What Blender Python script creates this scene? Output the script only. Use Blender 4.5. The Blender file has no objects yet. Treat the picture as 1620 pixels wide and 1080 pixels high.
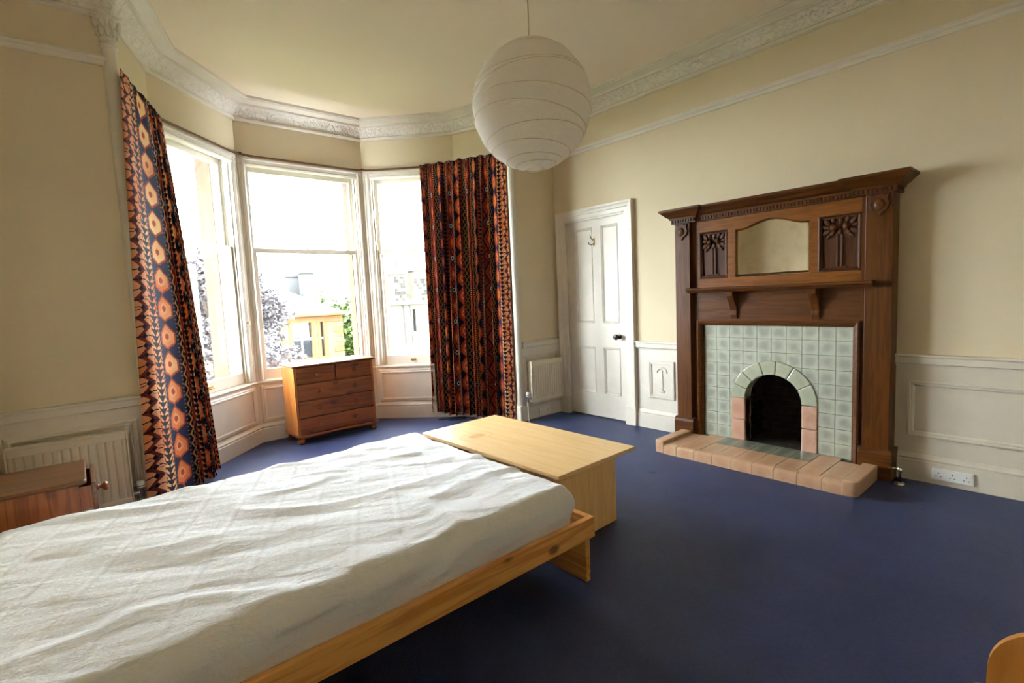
import bpy, bmesh, math, random
from mathutils import Vector, Matrix, noise
random.seed(7)
PI = math.pi
SC = bpy.context.scene
COL = SC.collection

# ------------------------------------------------------------------ camera
F_PX, YAW, PITCH, ROLL, CAM_H = 796.3158, 0.70867974, -0.08953720, -0.04551254, 1.30
_f = Vector((math.sin(YAW)*math.cos(PITCH), math.cos(YAW)*math.cos(PITCH), math.sin(PITCH)))
_r = Vector((math.cos(YAW), -math.sin(YAW), 0)); _u = _r.cross(_f)
_c, _s = math.cos(ROLL), math.sin(ROLL)
_r, _u = _r*_c + _u*_s, _u*_c - _r*_s
cam_data = bpy.data.cameras.new('camera')
cam_data.sensor_width = 36.0; cam_data.lens = F_PX/1620*36; cam_data.clip_start = 0.02; cam_data.clip_end = 400
cam = bpy.data.objects.new('camera', cam_data); COL.objects.link(cam)
m = Matrix.Identity(4)
for i in range(3):
    m[i][0], m[i][1], m[i][2] = _r[i], _u[i], -_f[i]
m[2][3] = CAM_H
cam.matrix_world = m
SC.camera = cam

# ------------------------------------------------------------------ world, light, exposure
SKY = 29.0
world = bpy.data.worlds.new('overcast_sky'); SC.world = world; world.use_nodes = True
_bg = world.node_tree.nodes['Background']
_bg.inputs['Color'].default_value = (0.90, 0.95, 1.0, 1); _bg.inputs['Strength'].default_value = SKY
SC.view_settings.view_transform = 'Standard'; SC.view_settings.look = 'None'
SC.view_settings.gamma = 1.0; SC.view_settings.use_curve_mapping = False
SC.view_settings.exposure = 0.54
SC.cycles.use_denoising = True
SC.cycles.max_bounces = 18; SC.cycles.diffuse_bounces = 14; SC.cycles.transparent_max_bounces = 24
SC.cycles.sample_clamp_indirect = 10

# ------------------------------------------------------------------ helpers
CENTRE = {}

class MB:
    """collects geometry in a frame (origin, a, b, c axes) and links it as ONE mesh object"""
    def __init__(self, o=(0,0,0), a=(1,0,0), b=(0,1,0), c=(0,0,1)):
        self.o = Vector(o); self.a = Vector(a); self.b = Vector(b); self.c = Vector(c)
        self.v = []; self.f = []; self.uv = None
    def P(self, x, y, z): return self.o + self.a*x + self.b*y + self.c*z
    def add(self, vs, fs):
        n = len(self.v); self.v += [Vector(q) for q in vs]; self.f += [tuple(i+n for i in g) for g in fs]; return self
    def box(self, x0, x1, y0, y1, z0, z1):
        vs = [self.P(x, y, z) for z in (z0, z1) for y in (y0, y1) for x in (x0, x1)]
        return self.add(vs, [(0,2,3,1),(4,5,7,6),(0,1,5,4),(2,6,7,3),(0,4,6,2),(1,3,7,5)])
    def prism(self, poly, h0, h1, axis='z'):
        """poly of 2D points extruded along axis: z:(x,y) y:(x,z) x:(y,z)"""
        def q(p, h):
            return {'z': self.P(p[0], p[1], h), 'y': self.P(p[0], h, p[1]), 'x': self.P(h, p[0], p[1])}[axis]
        n = len(poly); vs = [q(p, h0) for p in poly] + [q(p, h1) for p in poly]
        fs = [tuple(range(n))[::-1], tuple(range(n, 2*n))] + [(i, (i+1) % n, n+(i+1) % n, n+i) for i in range(n)]
        return self.add(vs, fs)
    def lathe(self, prof, c=(0,0,0), axis='z', n=20, sx=1.0, sy=1.0):
        """prof: (radius, height) pairs"""
        vs = []; fs = []
        for (r, h) in prof:
            for k in range(n):
                t = 2*PI*k/n; x, y = r*math.cos(t)*sx, r*math.sin(t)*sy
                p = {'z': (x, y, h), 'y': (x, h, y), 'x': (h, x, y)}[axis]
                vs.append(self.P(c[0]+p[0], c[1]+p[1], c[2]+p[2]))
        m_ = len(prof)
        for j in range(m_-1):
            for k in range(n):
                fs.append((j*n+k, j*n+(k+1) % n, (j+1)*n+(k+1) % n, (j+1)*n+k))
        fs.append(tuple(range(n))[::-1]); fs.append(tuple(range((m_-1)*n, m_*n)))
        return self.add(vs, fs)
    def ball(self, c, rx, ry=None, rz=None, n=12, k=8):
        ry = ry or rx; rz = rz or rx
        prof = [(max(math.sin(PI*i/k), 0.02), -math.cos(PI*i/k)) for i in range(k+1)]
        vs = []; fs = []
        for (r, h) in prof:
            for j in range(n):
                t = 2*PI*j/n
                vs.append(self.P(c[0]+r*math.cos(t)*rx, c[1]+r*math.sin(t)*ry, c[2]+h*rz))
        for j in range(k):
            for q in range(n):
                fs.append((j*n+q, j*n+(q+1) % n, (j+1)*n+(q+1) % n, (j+1)*n+q))
        fs.append(tuple(range(n))[::-1]); fs.append(tuple(range(k*n, (k+1)*n)))
        return self.add(vs, fs)
    def tube(self, pts, r, n=8, closed=False):
        pts = [self.P(*p) for p in pts]; vs = []; fs = []; N = len(pts)
        up = Vector((0.13, 0.27, 0.95)).normalized()
        for i, p in enumerate(pts):
            if closed: d = pts[(i+1) % N] - pts[i-1]
            else: d = pts[min(i+1, N-1)] - pts[max(i-1, 0)]
            d.normalize()
            s = d.cross(up)
            if s.length < 1e-4: s = d.cross(Vector((1,0,0)))
            s.normalize(); w = s.cross(d)
            rr = r[i] if isinstance(r, (list, tuple)) else r
            for k in range(n):
                t = 2*PI*k/n; vs.append(p + s*math.cos(t)*rr + w*math.sin(t)*rr)
        for i in range(N if closed else N-1):
            j = (i+1) % N
            for k in range(n):
                fs.append((i*n+k, i*n+(k+1) % n, j*n+(k+1) % n, j*n+k))
        if not closed:
            fs.append(tuple(range(n))[::-1]); fs.append(tuple(range((N-1)*n, N*n)))
        return self.add(vs, fs)
    def sweep(self, path, nrm, prof, closed=False):
        """profile (a, b): a to the left of travel inside the plane, b along the plane normal; mitred"""
        P = [self.P(*p) for p in path]
        nn = (self.a*nrm[0] + self.b*nrm[1] + self.c*nrm[2]).normalized()
        N = len(P); k = len(prof); vs = []
        for i in range(N):
            d0 = (P[i]-P[i-1]).normalized() if (i > 0 or closed) else None
            d1 = (P[(i+1) % N]-P[i]).normalized() if (i < N-1 or closed) else None
            if d0 is None: d0 = d1
            if d1 is None: d1 = d0
            l0, l1 = nn.cross(d0), nn.cross(d1)
            mm = (l0+l1)/(1+l0.dot(l1))
            for (a, b) in prof: vs.append(P[i] + mm*a + nn*b)
        fs = []
        for i in range(N if closed else N-1):
            j = (i+1) % N
            for q in range(k):
                fs.append((i*k+q, i*k+(q+1) % k, j*k+(q+1) % k, j*k+q))
        if not closed:
            fs.append(tuple(range(k))); fs.append(tuple(range((N-1)*k, N*k))[::-1])
        return self.add(vs, fs)
    def grid(self, pts, nx, ny, wrap=False):
        """pts row-major ny rows of nx (world)"""
        fs = []
        for j in range(ny-1):
            for i in range(nx if wrap else nx-1):
                i2 = (i+1) % nx
                fs.append((j*nx+i, j*nx+i2, (j+1)*nx+i2, (j+1)*nx+i))
        return self.add(pts, fs)
    def mesh(self, name, recalc=True):
        lo = Vector((1e9,)*3); hi = -lo
        for p in self.v:
            for i in range(3): lo[i] = min(lo[i], p[i]); hi[i] = max(hi[i], p[i])
        c = (lo+hi)/2
        me = bpy.data.meshes.new(name)
        me.from_pydata([p-c for p in self.v], [], self.f)
        if self.uv:
            ul = me.uv_layers.new(name='UVMap')
            for lp in me.loops: ul.data[lp.index].uv = self.uv[lp.vertex_index]
        if recalc:
            bm = bmesh.new(); bm.from_mesh(me); bmesh.ops.recalc_face_normals(bm, faces=bm.faces); bm.to_mesh(me); bm.free()
        me.update()
        return me, c
    def build(self, name, mat, parent=None, smooth=False, bevel=0.0, seg=2, recalc=True, angle=40):
        me, c = self.mesh(name, recalc)
        return link(name, me, c, mat, parent, smooth, bevel, seg, angle)

def link(name, me, c, mat, parent=None, smooth=False, bevel=0.0, seg=2, angle=40):
    o = bpy.data.objects.new(name, me); COL.objects.link(o)
    if mat is not None and not me.materials: me.materials.append(mat)
    o.location = c; CENTRE[o.name] = Vector(c)
    if parent is not None: adopt(o, parent)
    if smooth:
        me.polygons.foreach_set('use_smooth', [True]*len(me.polygons))
        try: me.set_sharp_from_angle(angle=math.radians(angle))
        except Exception: pass
    if bevel > 0:
        b = o.modifiers.new('edge', 'BEVEL'); b.width = bevel; b.segments = seg; b.limit_method = 'ANGLE'; b.angle_limit = math.radians(35)
        b.harden_normals = False
    return o

def adopt(o, parent):
    o.parent = parent; o.matrix_parent_inverse = Matrix.Translation(-CENTRE[parent.name])

def empty(name, loc):
    o = bpy.data.objects.new(name, None); COL.objects.link(o); o.location = loc; o.empty_display_size = 0.1
    CENTRE[o.name] = Vector(loc); return o

def tag(o, label=None, cat=None, group=None, kind=None):
    if label: o['label'] = label
    if cat: o['category'] = cat
    if group: o['group'] = group
    if kind: o['kind'] = kind
    return o

def struct(o, label=None, cat=None):
    return tag(o, label, cat, kind='structure')

# ------------------------------------------------------------------ materials
def srgb(r, g, b):
    def q(v):
        v /= 255.0
        return v/12.92 if v <= 0.04045 else ((v+0.055)/1.055)**2.4
    return (q(r), q(g), q(b), 1.0)

class X:
    """a value in a node tree, with arithmetic"""
    nt = None
    def __init__(self, s): self.s = s
    @staticmethod
    def op(kind, *a, clamp=False):
        n = X.nt.nodes.new('ShaderNodeMath'); n.operation = kind; n.use_clamp = clamp
        for i, q in enumerate(a):
            if isinstance(q, X): X.nt.links.new(q.s, n.inputs[i])
            else: n.inputs[i].default_value = q
        return X(n.outputs[0])
    def __add__(s, o): return X.op('ADD', s, o)
    __radd__ = __add__
    def __sub__(s, o): return X.op('SUBTRACT', s, o)
    def __rsub__(s, o): return X.op('SUBTRACT', o, s)
    def __mul__(s, o): return X.op('MULTIPLY', s, o)
    __rmul__ = __mul__
    def __truediv__(s, o): return X.op('DIVIDE', s, o)
    def lt(s, o): return X.op('LESS_THAN', s, o)
    def gt(s, o): return X.op('GREATER_THAN', s, o)
    def abs(s): return X.op('ABSOLUTE', s)
    def fract(s): return X.op('FRACT', s)
    def floor(s): return X.op('FLOOR', s)
    def mod(s, o): return X.op('FLOORED_MODULO', s, o)
    def max(s, o): return X.op('MAXIMUM', s, o)
    def min(s, o): return X.op('MINIMUM', s, o)
    def sin(s): return X.op('SINE', s)
    def ss(s, lo, hi):
        n = X.nt.nodes.new('ShaderNodeMapRange'); n.interpolation_type = 'SMOOTHSTEP'
        X.nt.links.new(s.s, n.inputs[0]); n.inputs[1].default_value = lo; n.inputs[2].default_value = hi
        return X(n.outputs[0])

def mixc(fac, a, b):
    n = X.nt.nodes.new('ShaderNodeMix'); n.data_type = 'RGBA'
    if isinstance(fac, X): X.nt.links.new(fac.s, n.inputs[0])
    else: n.inputs[0].default_value = fac
    for q, idx in ((a, 6), (b, 7)):
        if isinstance(q, tuple): n.inputs[idx].default_value = q
        else: X.nt.links.new(q, n.inputs[idx])
    return n.outputs[2]

def newmat(name, rough=0.6, spec=0.5, color=None):
    mt = bpy.data.materials.new(name); mt.use_nodes = True
    nt = mt.node_tree; bs = nt.nodes['Principled BSDF']; X.nt = nt
    bs.inputs['Roughness'].default_value = rough; bs.inputs['Specular IOR Level'].default_value = spec
    if color: bs.inputs['Base Color'].default_value = color
    return mt, nt, bs

def coords(nt, scale=(1,1,1), kind='Object', rot=(0,0,0), loc=(0,0,0)):
    t = nt.nodes.new('ShaderNodeTexCoord'); mp = nt.nodes.new('ShaderNodeMapping')
    mp.inputs['Scale'].default_value = scale; mp.inputs['Rotation'].default_value = rot; mp.inputs['Location'].default_value = loc
    nt.links.new(t.outputs[kind], mp.inputs['Vector']); return mp.outputs[0]

def wcoords(nt, scale=(1,1,1)):
    g = nt.nodes.new('ShaderNodeNewGeometry'); mp = nt.nodes.new('ShaderNodeMapping'); mp.inputs['Scale'].default_value = scale
    nt.links.new(g.outputs['Position'], mp.inputs['Vector']); return mp.outputs[0]

def ntex(nt, vec, scale, detail=3, rough=0.5, dist=0.0):
    n = nt.nodes.new('ShaderNodeTexNoise'); n.inputs['Scale'].default_value = scale; n.inputs['Detail'].default_value = detail
    n.inputs['Roughness'].default_value = rough; n.inputs['Distortion'].default_value = dist
    nt.links.new(vec, n.inputs['Vector']); return X(n.outputs[0])

def bump(nt, bs, h, strength=0.3, dist=0.01):
    b = nt.nodes.new('ShaderNodeBump'); b.inputs['Strength'].default_value = strength; b.inputs['Distance'].default_value = dist
    nt.links.new(h.s, b.inputs['Height']); nt.links.new(b.outputs[0], bs.inputs['Normal'])

def plain(name, col, rough=0.5, spec=0.5, var=0.06, vscale=6.0, bmp=0.0, bscale=200.0, metal=0.0):
    mt, nt, bs = newmat(name, rough, spec)
    vec = wcoords(nt)
    n = ntex(nt, vec, vscale, 4, 0.6)
    d = tuple(c*(1-2*var) for c in col[:3]) + (1,)
    nt.links.new(mixc(n.ss(0.3, 0.7), d, col), bs.inputs['Base Color'])
    bs.inputs['Metallic'].default_value = metal
    if bmp > 0: bump(nt, bs, ntex(nt, vec, bscale, 2), bmp, 0.004)
    return mt

def wood(name, light, dark, axis='x', fine=1.0, rough=0.45, knots=0.0, ring=0.55, spec=0.4, coat=0.0):
    """grain runs along axis (object coordinates)"""
    mt, nt, bs = newmat(name, rough, spec)
    k = {'x': (0.06, 1, 1), 'y': (1, 0.06, 1), 'z': (1, 1, 0.06)}[axis]
    t = nt.nodes.new('ShaderNodeTexCoord'); oi = nt.nodes.new('ShaderNodeObjectInfo')
    va = nt.nodes.new('ShaderNodeVectorMath'); va.operation = 'MULTIPLY_ADD'
    nt.links.new(oi.outputs['Random'], va.inputs[0]); va.inputs[1].default_value = (9, 7, 5); nt.links.new(t.outputs['Object'], va.inputs[2])
    mp = nt.nodes.new('ShaderNodeMapping'); mp.inputs['Scale'].default_value = k; nt.links.new(va.outputs[0], mp.inputs['Vector'])
    g1 = ntex(nt, mp.outputs[0], 22*fine, 3, 0.55, 0.6)
    g2 = ntex(nt, mp.outputs[0], 160*fine, 3, 0.6)
    fac = (g1*24.0).sin()*0.5+0.5
    fac = fac*ring + g2*(1-ring)
    col = mixc(fac.ss(0.2, 0.85), light, dark)
    if knots > 0:
        mp2 = nt.nodes.new('ShaderNodeMapping'); k2 = {'x': (0.6, 1, 1), 'y': (1, 0.6, 1), 'z': (1, 1, 0.6)}[axis]
        mp2.inputs['Scale'].default_value = k2; nt.links.new(va.outputs[0], mp2.inputs['Vector'])
        vo = nt.nodes.new('ShaderNodeTexVoronoi'); vo.inputs['Scale'].default_value = 9.0; nt.links.new(mp2.outputs[0], vo.inputs['Vector'])
        vd = X(vo.outputs['Distance'])
        kd = tuple(c*0.25 for c in dark[:3]) + (1,)
        col = mixc((1.0-vd.ss(0.10, 0.24))*knots, col, kd)
    nt.links.new(col, bs.inputs['Base Color'])
    bs.inputs['Coat Weight'].default_value = coat
    bump(nt, bs, g2, 0.08, 0.002)
    return mt

CREAM = plain('cream_wall_paint', srgb(217, 204, 174), 0.75, 0.25, 0.025, 1.3, 0.12, 260)
CEIL = plain('beige_ceiling_paint', srgb(235, 223, 202), 0.8, 0.2, 0.02, 1.0)
WHITE = plain('white_gloss_paint', srgb(223, 217, 204), 0.38, 0.5, 0.03, 5.0)
WHITE_T = plain('off_white_trim_paint', srgb(220, 212, 194), 0.4, 0.5, 0.03, 5.0)
RADW = plain('radiator_cream_enamel', srgb(226, 218, 196), 0.35, 0.5, 0.03, 8.0)
PLASTW = plain('white_plastic', srgb(235, 235, 232), 0.35, 0.5, 0.01)
BLACK = plain('black_rubber', (0.01, 0.01, 0.012, 1), 0.6)
METAL = plain('chromed_metal', (0.62, 0.60, 0.56, 1), 0.22, 0.5, 0.05, 20, metal=1.0)
BRASS = plain('aged_brass', (0.35, 0.24, 0.10, 1), 0.35, 0.5, 0.1, 30, metal=1.0)
BRONZE = plain('dark_bronze', (0.045, 0.03, 0.02, 1), 0.3, 0.5, 0.1, 30, metal=0.6)
STONE = plain('sandstone', srgb(98, 84, 70), 0.9, 0.1, 0.10, 4.0, 0.4, 60)
OAK_V = wood('stained_oak_upright', srgb(92, 53, 18), srgb(74, 40, 12), 'z', 1.2, 0.36, 0, 0.45, 0.22, 0.0)
OAK_H = wood('stained_oak_level', srgb(92, 53, 18), srgb(74, 40, 12), 'y', 1.2, 0.36, 0, 0.45, 0.22, 0.0)
OAK_L = wood('stained_oak_panel', srgb(128, 78, 28), srgb(108, 62, 20), 'y', 1.2, 0.36, 0, 0.45, 0.22, 0.0)
OAK_D = wood('dark_carved_oak', srgb(84, 48, 24), srgb(64, 35, 16), 'z', 1.2, 0.4, 0, 0.45, 0.22, 0.0)
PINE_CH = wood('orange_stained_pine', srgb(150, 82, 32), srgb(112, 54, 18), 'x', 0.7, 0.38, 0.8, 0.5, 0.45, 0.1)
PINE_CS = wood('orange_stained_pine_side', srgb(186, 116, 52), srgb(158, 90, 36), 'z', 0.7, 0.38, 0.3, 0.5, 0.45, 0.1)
PINE_CAB = wood('brown_stained_pine', srgb(150, 88, 42), srgb(118, 62, 26), 'z', 0.7, 0.42, 0.5, 0.5)
PINE_CABT = wood('worn_brown_pine_top', srgb(116, 76, 44), srgb(88, 54, 30), 'x', 0.7, 0.30, 0.2, 0.5)
PINE_BED = wood('honey_pine', srgb(214, 158, 84), srgb(186, 122, 54), 'x', 0.8, 0.42, 0.9, 0.5)
PINE_BEDY = wood('honey_pine_crosswise', srgb(214, 158, 84), srgb(186, 122, 54), 'y', 0.8, 0.42, 0.7, 0.5)
PLY = wood('varnished_birch_plywood', srgb(206, 142, 62), srgb(190, 124, 48), 'z', 0.6, 0.35, 0, 0.4)
BIRCH_V = wood('birch_veneer_upright', srgb(222, 182, 122), srgb(212, 168, 106), 'z', 0.8, 0.42, 0, 0.4)

def mat_carpet():
    mt, nt, bs = newmat('navy_carpet', 0.52, 0.45)
    vec = wcoords(nt)
    n1 = ntex(nt, vec, 3.0, 4, 0.6); n2 = ntex(nt, vec, 260.0, 2, 0.6)
    sp = nt.nodes.new('ShaderNodeSeparateXYZ'); g = nt.nodes.new('ShaderNodeNewGeometry'); nt.links.new(g.outputs['Position'], sp.inputs[0])
    x, y = X(sp.outputs[0]), X(sp.outputs[1])
    n3 = ntex(nt, vec, 55.0, 3, 0.7)
    c = mixc((n1*0.4+n2*0.25+n3*0.35).ss(0.36, 0.64), srgb(34, 40, 76), srgb(52, 58, 98))
    # a scorch mark in the pile
    d2 = ((x-3.01)*(x-3.01)*2.0 + (y-2.03)*(y-2.03))
    c = mixc(d2.lt(0.0008), c, (0.006, 0.006, 0.01, 1))
    nt.links.new(c, bs.inputs['Base Color'])
    bs.inputs['Sheen Weight'].default_value = 0.12; bs.inputs['Sheen Roughness'].default_value = 0.3
    bs.inputs['Specular Tint'].default_value = (0.75, 0.85, 1.0, 1)
    bs.inputs['Sheen Tint'].default_value = (0.5, 0.68, 1.0, 1)
    bump(nt, bs, n2, 0.35, 0.006)
    return mt
CARPET = mat_carpet()

def mat_plaster_relief():
    mt, nt, bs = newmat('white_plaster_relief', 0.6, 0.3, srgb(232, 228, 218))
    vec = wcoords(nt)
    vo = nt.nodes.new('ShaderNodeTexVoronoi'); vo.inputs['Scale'].default_value = 42.0; vo.feature = 'SMOOTH_F1'
    dn = nt.nodes.new('ShaderNodeTexNoise'); dn.inputs['Scale'].default_value = 14
    nt.links.new(vec, dn.inputs['Vector'])
    vm = nt.nodes.new('ShaderNodeVectorMath'); vm.operation = 'MULTIPLY_ADD'; vm.inputs[1].default_value = (0.09,)*3
    nt.links.new(dn.outputs['Color'], vm.inputs[0]); nt.links.new(vec, vm.inputs[2]); nt.links.new(vm.outputs[0], vo.inputs['Vector'])
    bump(nt, bs, 1.0-X(vo.outputs['Distance']), 0.9, 0.022)
    return mt
RELIEF = mat_plaster_relief()

def mat_glass():
    mt = bpy.data.materials.new('window_glass'); mt.use_nodes = True; nt = mt.node_tree; nt.nodes.clear()
    out = nt.nodes.new('ShaderNodeOutputMaterial'); tr = nt.nodes.new('ShaderNodeBsdfTransparent'); gl = nt.nodes.new('ShaderNodeBsdfGlossy')
    gl.inputs['Roughness'].default_value = 0.02; tr.inputs['Color'].default_value = (0.97, 0.985, 0.98, 1)
    X.nt = nt; lw = nt.nodes.new('ShaderNodeLayerWeight'); lw.inputs['Blend'].default_value = 0.5
    fc = X(lw.outputs['Facing']); fr = X.op('POWER', fc, 5.0)*0.9 + 0.035
    mx = nt.nodes.new('ShaderNodeMixShader'); nt.links.new(fr.s, mx.inputs[0]); nt.links.new(tr.outputs[0], mx.inputs[1]); nt.links.new(gl.outputs[0], mx.inputs[2])
    nt.links.new(mx.outputs[0], out.inputs['Surface']); return mt
GLASS = mat_glass()

def mat_mirror():
    mt, nt, bs = newmat('aged_mirror', 0.04, 0.5)
    n = ntex(nt, wcoords(nt), 9.0, 4, 0.6)
    nt.links.new(mixc(n.ss(0.45, 0.75), (0.86, 0.84, 0.76, 1), (0.72, 0.70, 0.62, 1)), bs.inputs['Base Color']); bs.inputs['Metallic'].default_value = 1.0
    return mt
MIRROR = mat_mirror()

def mat_tile(name, edge, mid, blotch, rough=0.16):
    """hand-glazed tile: the glaze pools lighter along the edges"""
    mt, nt, bs = newmat(name, rough, 0.6)
    t = nt.nodes.new('ShaderNodeTexCoord'); oi = nt.nodes.new('ShaderNodeObjectInfo')
    sp = nt.nodes.new('ShaderNodeSeparateXYZ'); nt.links.new(t.outputs['Object'], sp.inputs[0])
    va = nt.nodes.new('ShaderNodeVectorMath'); va.operation = 'MULTIPLY_ADD'
    nt.links.new(oi.outputs['Random'], va.inputs[0]); va.inputs[1].default_value = (9, 7, 5); nt.links.new(t.outputs['Object'], va.inputs[2])
    n = ntex(nt, va.outputs[0], 14.0, 3, 0.6); n2 = ntex(nt, va.outputs[0], 34.0, 3, 0.6)
    ey, ez_ = X(sp.outputs[1]), X(sp.outputs[2]); e = X.op('SQRT', ey*ey + ez_*ez_)*0.55 + ey.abs().max(ez_.abs())*0.5
    c = mixc((e + (n-0.5)*0.07).ss(0.008, 0.062), mid, edge)
    c = mixc((n2-0.15*X(oi.outputs['Random'])).ss(0.42, 0.72)*0.55, c, blotch)
    nt.links.new(c, bs.inputs['Base Color'])
    bump(nt, bs, n, 0.12, 0.004)
    return mt
TILE_G = mat_tile('sea_green_glazed_tile', srgb(184, 190, 174), srgb(150, 154, 142), srgb(164, 160, 138))
TILE_A = mat_tile('pale_green_glazed_brick', srgb(172, 178, 156), srgb(164, 170, 150), srgb(152, 154, 130))
TILE_P = mat_tile('pink_glazed_brick', srgb(196, 158, 136), srgb(186, 144, 122), srgb(206, 176, 154))
TILE_H = mat_tile('buff_pink_hearth_tile', srgb(198, 162, 130), srgb(192, 152, 120), srgb(178, 136, 106), 0.22)
TILE_D = mat_tile('dark_green_hearth_tile', srgb(136, 138, 122), srgb(110, 116, 104), srgb(140, 132, 112), 0.2)
DGROUT = plain('stained_grout', srgb(92, 76, 62), 0.9)
GROUT = plain('grout', srgb(150, 148, 132), 0.9)
SOOT = plain('sooty_brick', (0.034, 0.025, 0.018, 1), 0.9, 0.2, 0.3, 20, 0.5, 80)

def mat_curtain(name, off, deep=False):
    mt, nt, bs = newmat(name, 0.85, 0.15)
    uv = nt.nodes.new('ShaderNodeUVMap'); sp = nt.nodes.new('ShaderNodeSeparateXYZ'); nt.links.new(uv.outputs[0], sp.inputs[0])
    u0, v = X(sp.outputs[0]), X(sp.outputs[1])
    uvn = ntex(nt, uv.outputs[0], 60.0, 2, 0.5)
    u = u0 + (uvn-0.5)*0.004 + off
    PER = 0.47
    p = u.mod(PER)
    navy = srgb(18, 21, 48); blacky = srgb(14, 14, 26); rust = srgb(142, 56, 30); dred = srgb(92, 32, 26)
    orange = srgb(188, 100, 50); tan = srgb(206, 152, 104); cream = srgb(214, 178, 120); pale = srgb(140, 160, 170); green = srgb(112, 92, 58)
    def band(a, b): return p.gt(a)*p.lt(b)
    def rep(R, ph=0.0): return ((v/R + ph).fract() - 0.5)*R          # centred coordinate along the drop
    slow = ntex(nt, uv.outputs[0], 2.2, 2, 0.5)
    col = navy
    # band of stacked arrow trees on tan ground, 0 .. 0.07
    x = p - 0.035
    y = rep(0.125) + 0.0625
    arrow = ((x.abs()).lt(((1.0-(y*24.0).fract())*0.034)))*(y.lt(0.110))
    arrow = arrow.max(x.abs().lt(0.005))
    ground = mixc(slow.ss(0.4, 0.6), tan, orange)
    if deep: ground = mixc(u0.gt(0.30), ground, mixc(slow.ss(0.4, 0.6), rust, dred))
    c1 = mixc(arrow, ground, blacky)
    dots = (((x.abs()-0.029).abs().lt(0.004))*(rep(0.03).abs().lt(0.008)))
    c1 = mixc(dots, c1, dred)
    col = mixc(band(0.0, 0.07), col, c1)
    # navy band with pointed medallions 0.07 .. 0.20
    x = (p - 0.135).abs(); y = rep(0.185).abs()
    d = (x/0.042).max(x/0.070 + y/0.078)
    halo = d.lt(1.18+ (uvn-0.5)*0.35)
    med = mixc((slow + v*0.12).ss(0.45, 0.75), cream, orange)
    if deep: med = mixc((slow - v*0.05).ss(0.35, 0.55), rust, orange)
    c2 = mixc(halo, navy, rust)
    c2 = mixc(d.lt(0.98), c2, med)
    c2 = mixc(d.lt(0.55), c2, mixc(0.5, med, tan))
    c2 = mixc(d.lt(0.30), c2, rust)
    c2 = mixc(x.gt(0.055)*rep(0.0275).abs().lt(0.004), c2, green)
    col = mixc(band(0.07, 0.20), col, c2)
    # squiggle bands 0.20 .. 0.25 and 0.42 .. 0.47
    for cc in (0.225, 0.445):
        x = (p-cc).abs(); y = rep(0.07).abs()
        s = ((x - y*0.55).abs().lt(0.0055)).max(x.lt(0.005)*y.lt(0.012))
        c3 = mixc(s, blacky, mixc(slow.ss(0.45, 0.6), green if deep else tan, green))
        col = mixc(band(cc-0.025, cc+0.025), col, c3)
    # rust field with diamonds, eyes and chevrons 0.25 .. 0.42
    x = (p-0.335).abs(); y = rep(0.33).abs(); y2 = rep(0.33, 0.5).abs()
    d = x/0.07 + y/0.14
    c4 = mixc(uvn.ss(0.4, 0.65), dred, rust)
    c4 = mixc((d-1.0).abs().lt(0.10), c4, navy)
    c4 = mixc(d.lt(0.80), c4, rust)
    c4 = mixc((d-0.55).abs().lt(0.07), c4, dred)
    c4 = mixc(d.lt(0.26), c4, orange)
    r2 = x*x + y2*y2
    c4 = mixc(r2.lt(0.0011), c4, blacky)
    c4 = mixc(r2.lt(0.00055)*r2.gt(0.00016), c4, pale)
    c4 = mixc(((x + y2*0.8 - 0.075).abs()).lt(0.006), c4, blacky)
    c4 = mixc((x-0.075).abs().lt(0.005)*rep(0.022).abs().lt(0.006), c4, tan)
    col = mixc(band(0.25, 0.42), col, c4)
    # the border along the leading edge: zigzag with hands
    x = u0 - 0.03; tri = (((v/0.115).fract()-0.5).abs()*4.0-1.0)
    z = (x - tri*0.022).abs()
    c5 = mixc(slow.ss(0.45, 0.62), srgb(198, 136, 98), srgb(188, 112, 66))
    c5 = mixc(z.lt(0.010), c5, dred)
    hd = (x.abs()+(tri.abs()-1.0).abs()*0.02).lt(0.012)
    c5 = mixc(hd, c5, blacky)
    c5 = mixc((rep(0.02).abs().lt(0.004))*(x.abs().gt(0.012))*tri.abs().gt(0.6), c5, blacky)
    col = mixc(u0.lt(0.065), col, c5)
    nt.links.new(col, bs.inputs['Base Color'])
    bump(nt, bs, ntex(nt, uv.outputs[0], 420, 2), 0.2, 0.003)
    return mt

def mat_sheet():
    mt, nt, bs = newmat('white_cotton_protector', 0.9, 0.1, srgb(240, 241, 243))
    vec = coords(nt, (0.8, 2.6, 1))
    n = ntex(nt, vec, 16, 5, 0.62, 0.8); n2 = ntex(nt, vec, 90, 3, 0.6)
    bump(nt, bs, n*0.8+n2*0.2, 0.6, 0.012)
    bs.inputs['Subsurface Weight'].default_value = 0.0
    return mt
SHEET = mat_sheet()

def mat_paper():
    mt = bpy.data.materials.new('rice_paper'); mt.use_nodes = True; nt = mt.node_tree; X.nt = nt
    bs = nt.nodes['Principled BSDF']; out = nt.nodes['Material Output']
    bs.inputs['Base Color'].default_value = srgb(246, 243, 236); bs.inputs['Roughness'].default_value = 0.8
    tl = nt.nodes.new('ShaderNodeBsdfTranslucent'); tl.inputs['Color'].default_value = srgb(245, 241, 230)
    mx = nt.nodes.new('ShaderNodeMixShader'); mx.inputs[0].default_value = 0.42
    nt.links.new(bs.outputs[0], mx.inputs[1]); nt.links.new(tl.outputs[0], mx.inputs[2]); nt.links.new(mx.outputs[0], out.inputs['Surface'])
    n = ntex(nt, coords(nt, (1, 1, 2)), 11, 5, 0.65, 1.0)
    bump(nt, bs, n, 0.7, 0.015)
    return mt
PAPER = mat_paper()

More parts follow.
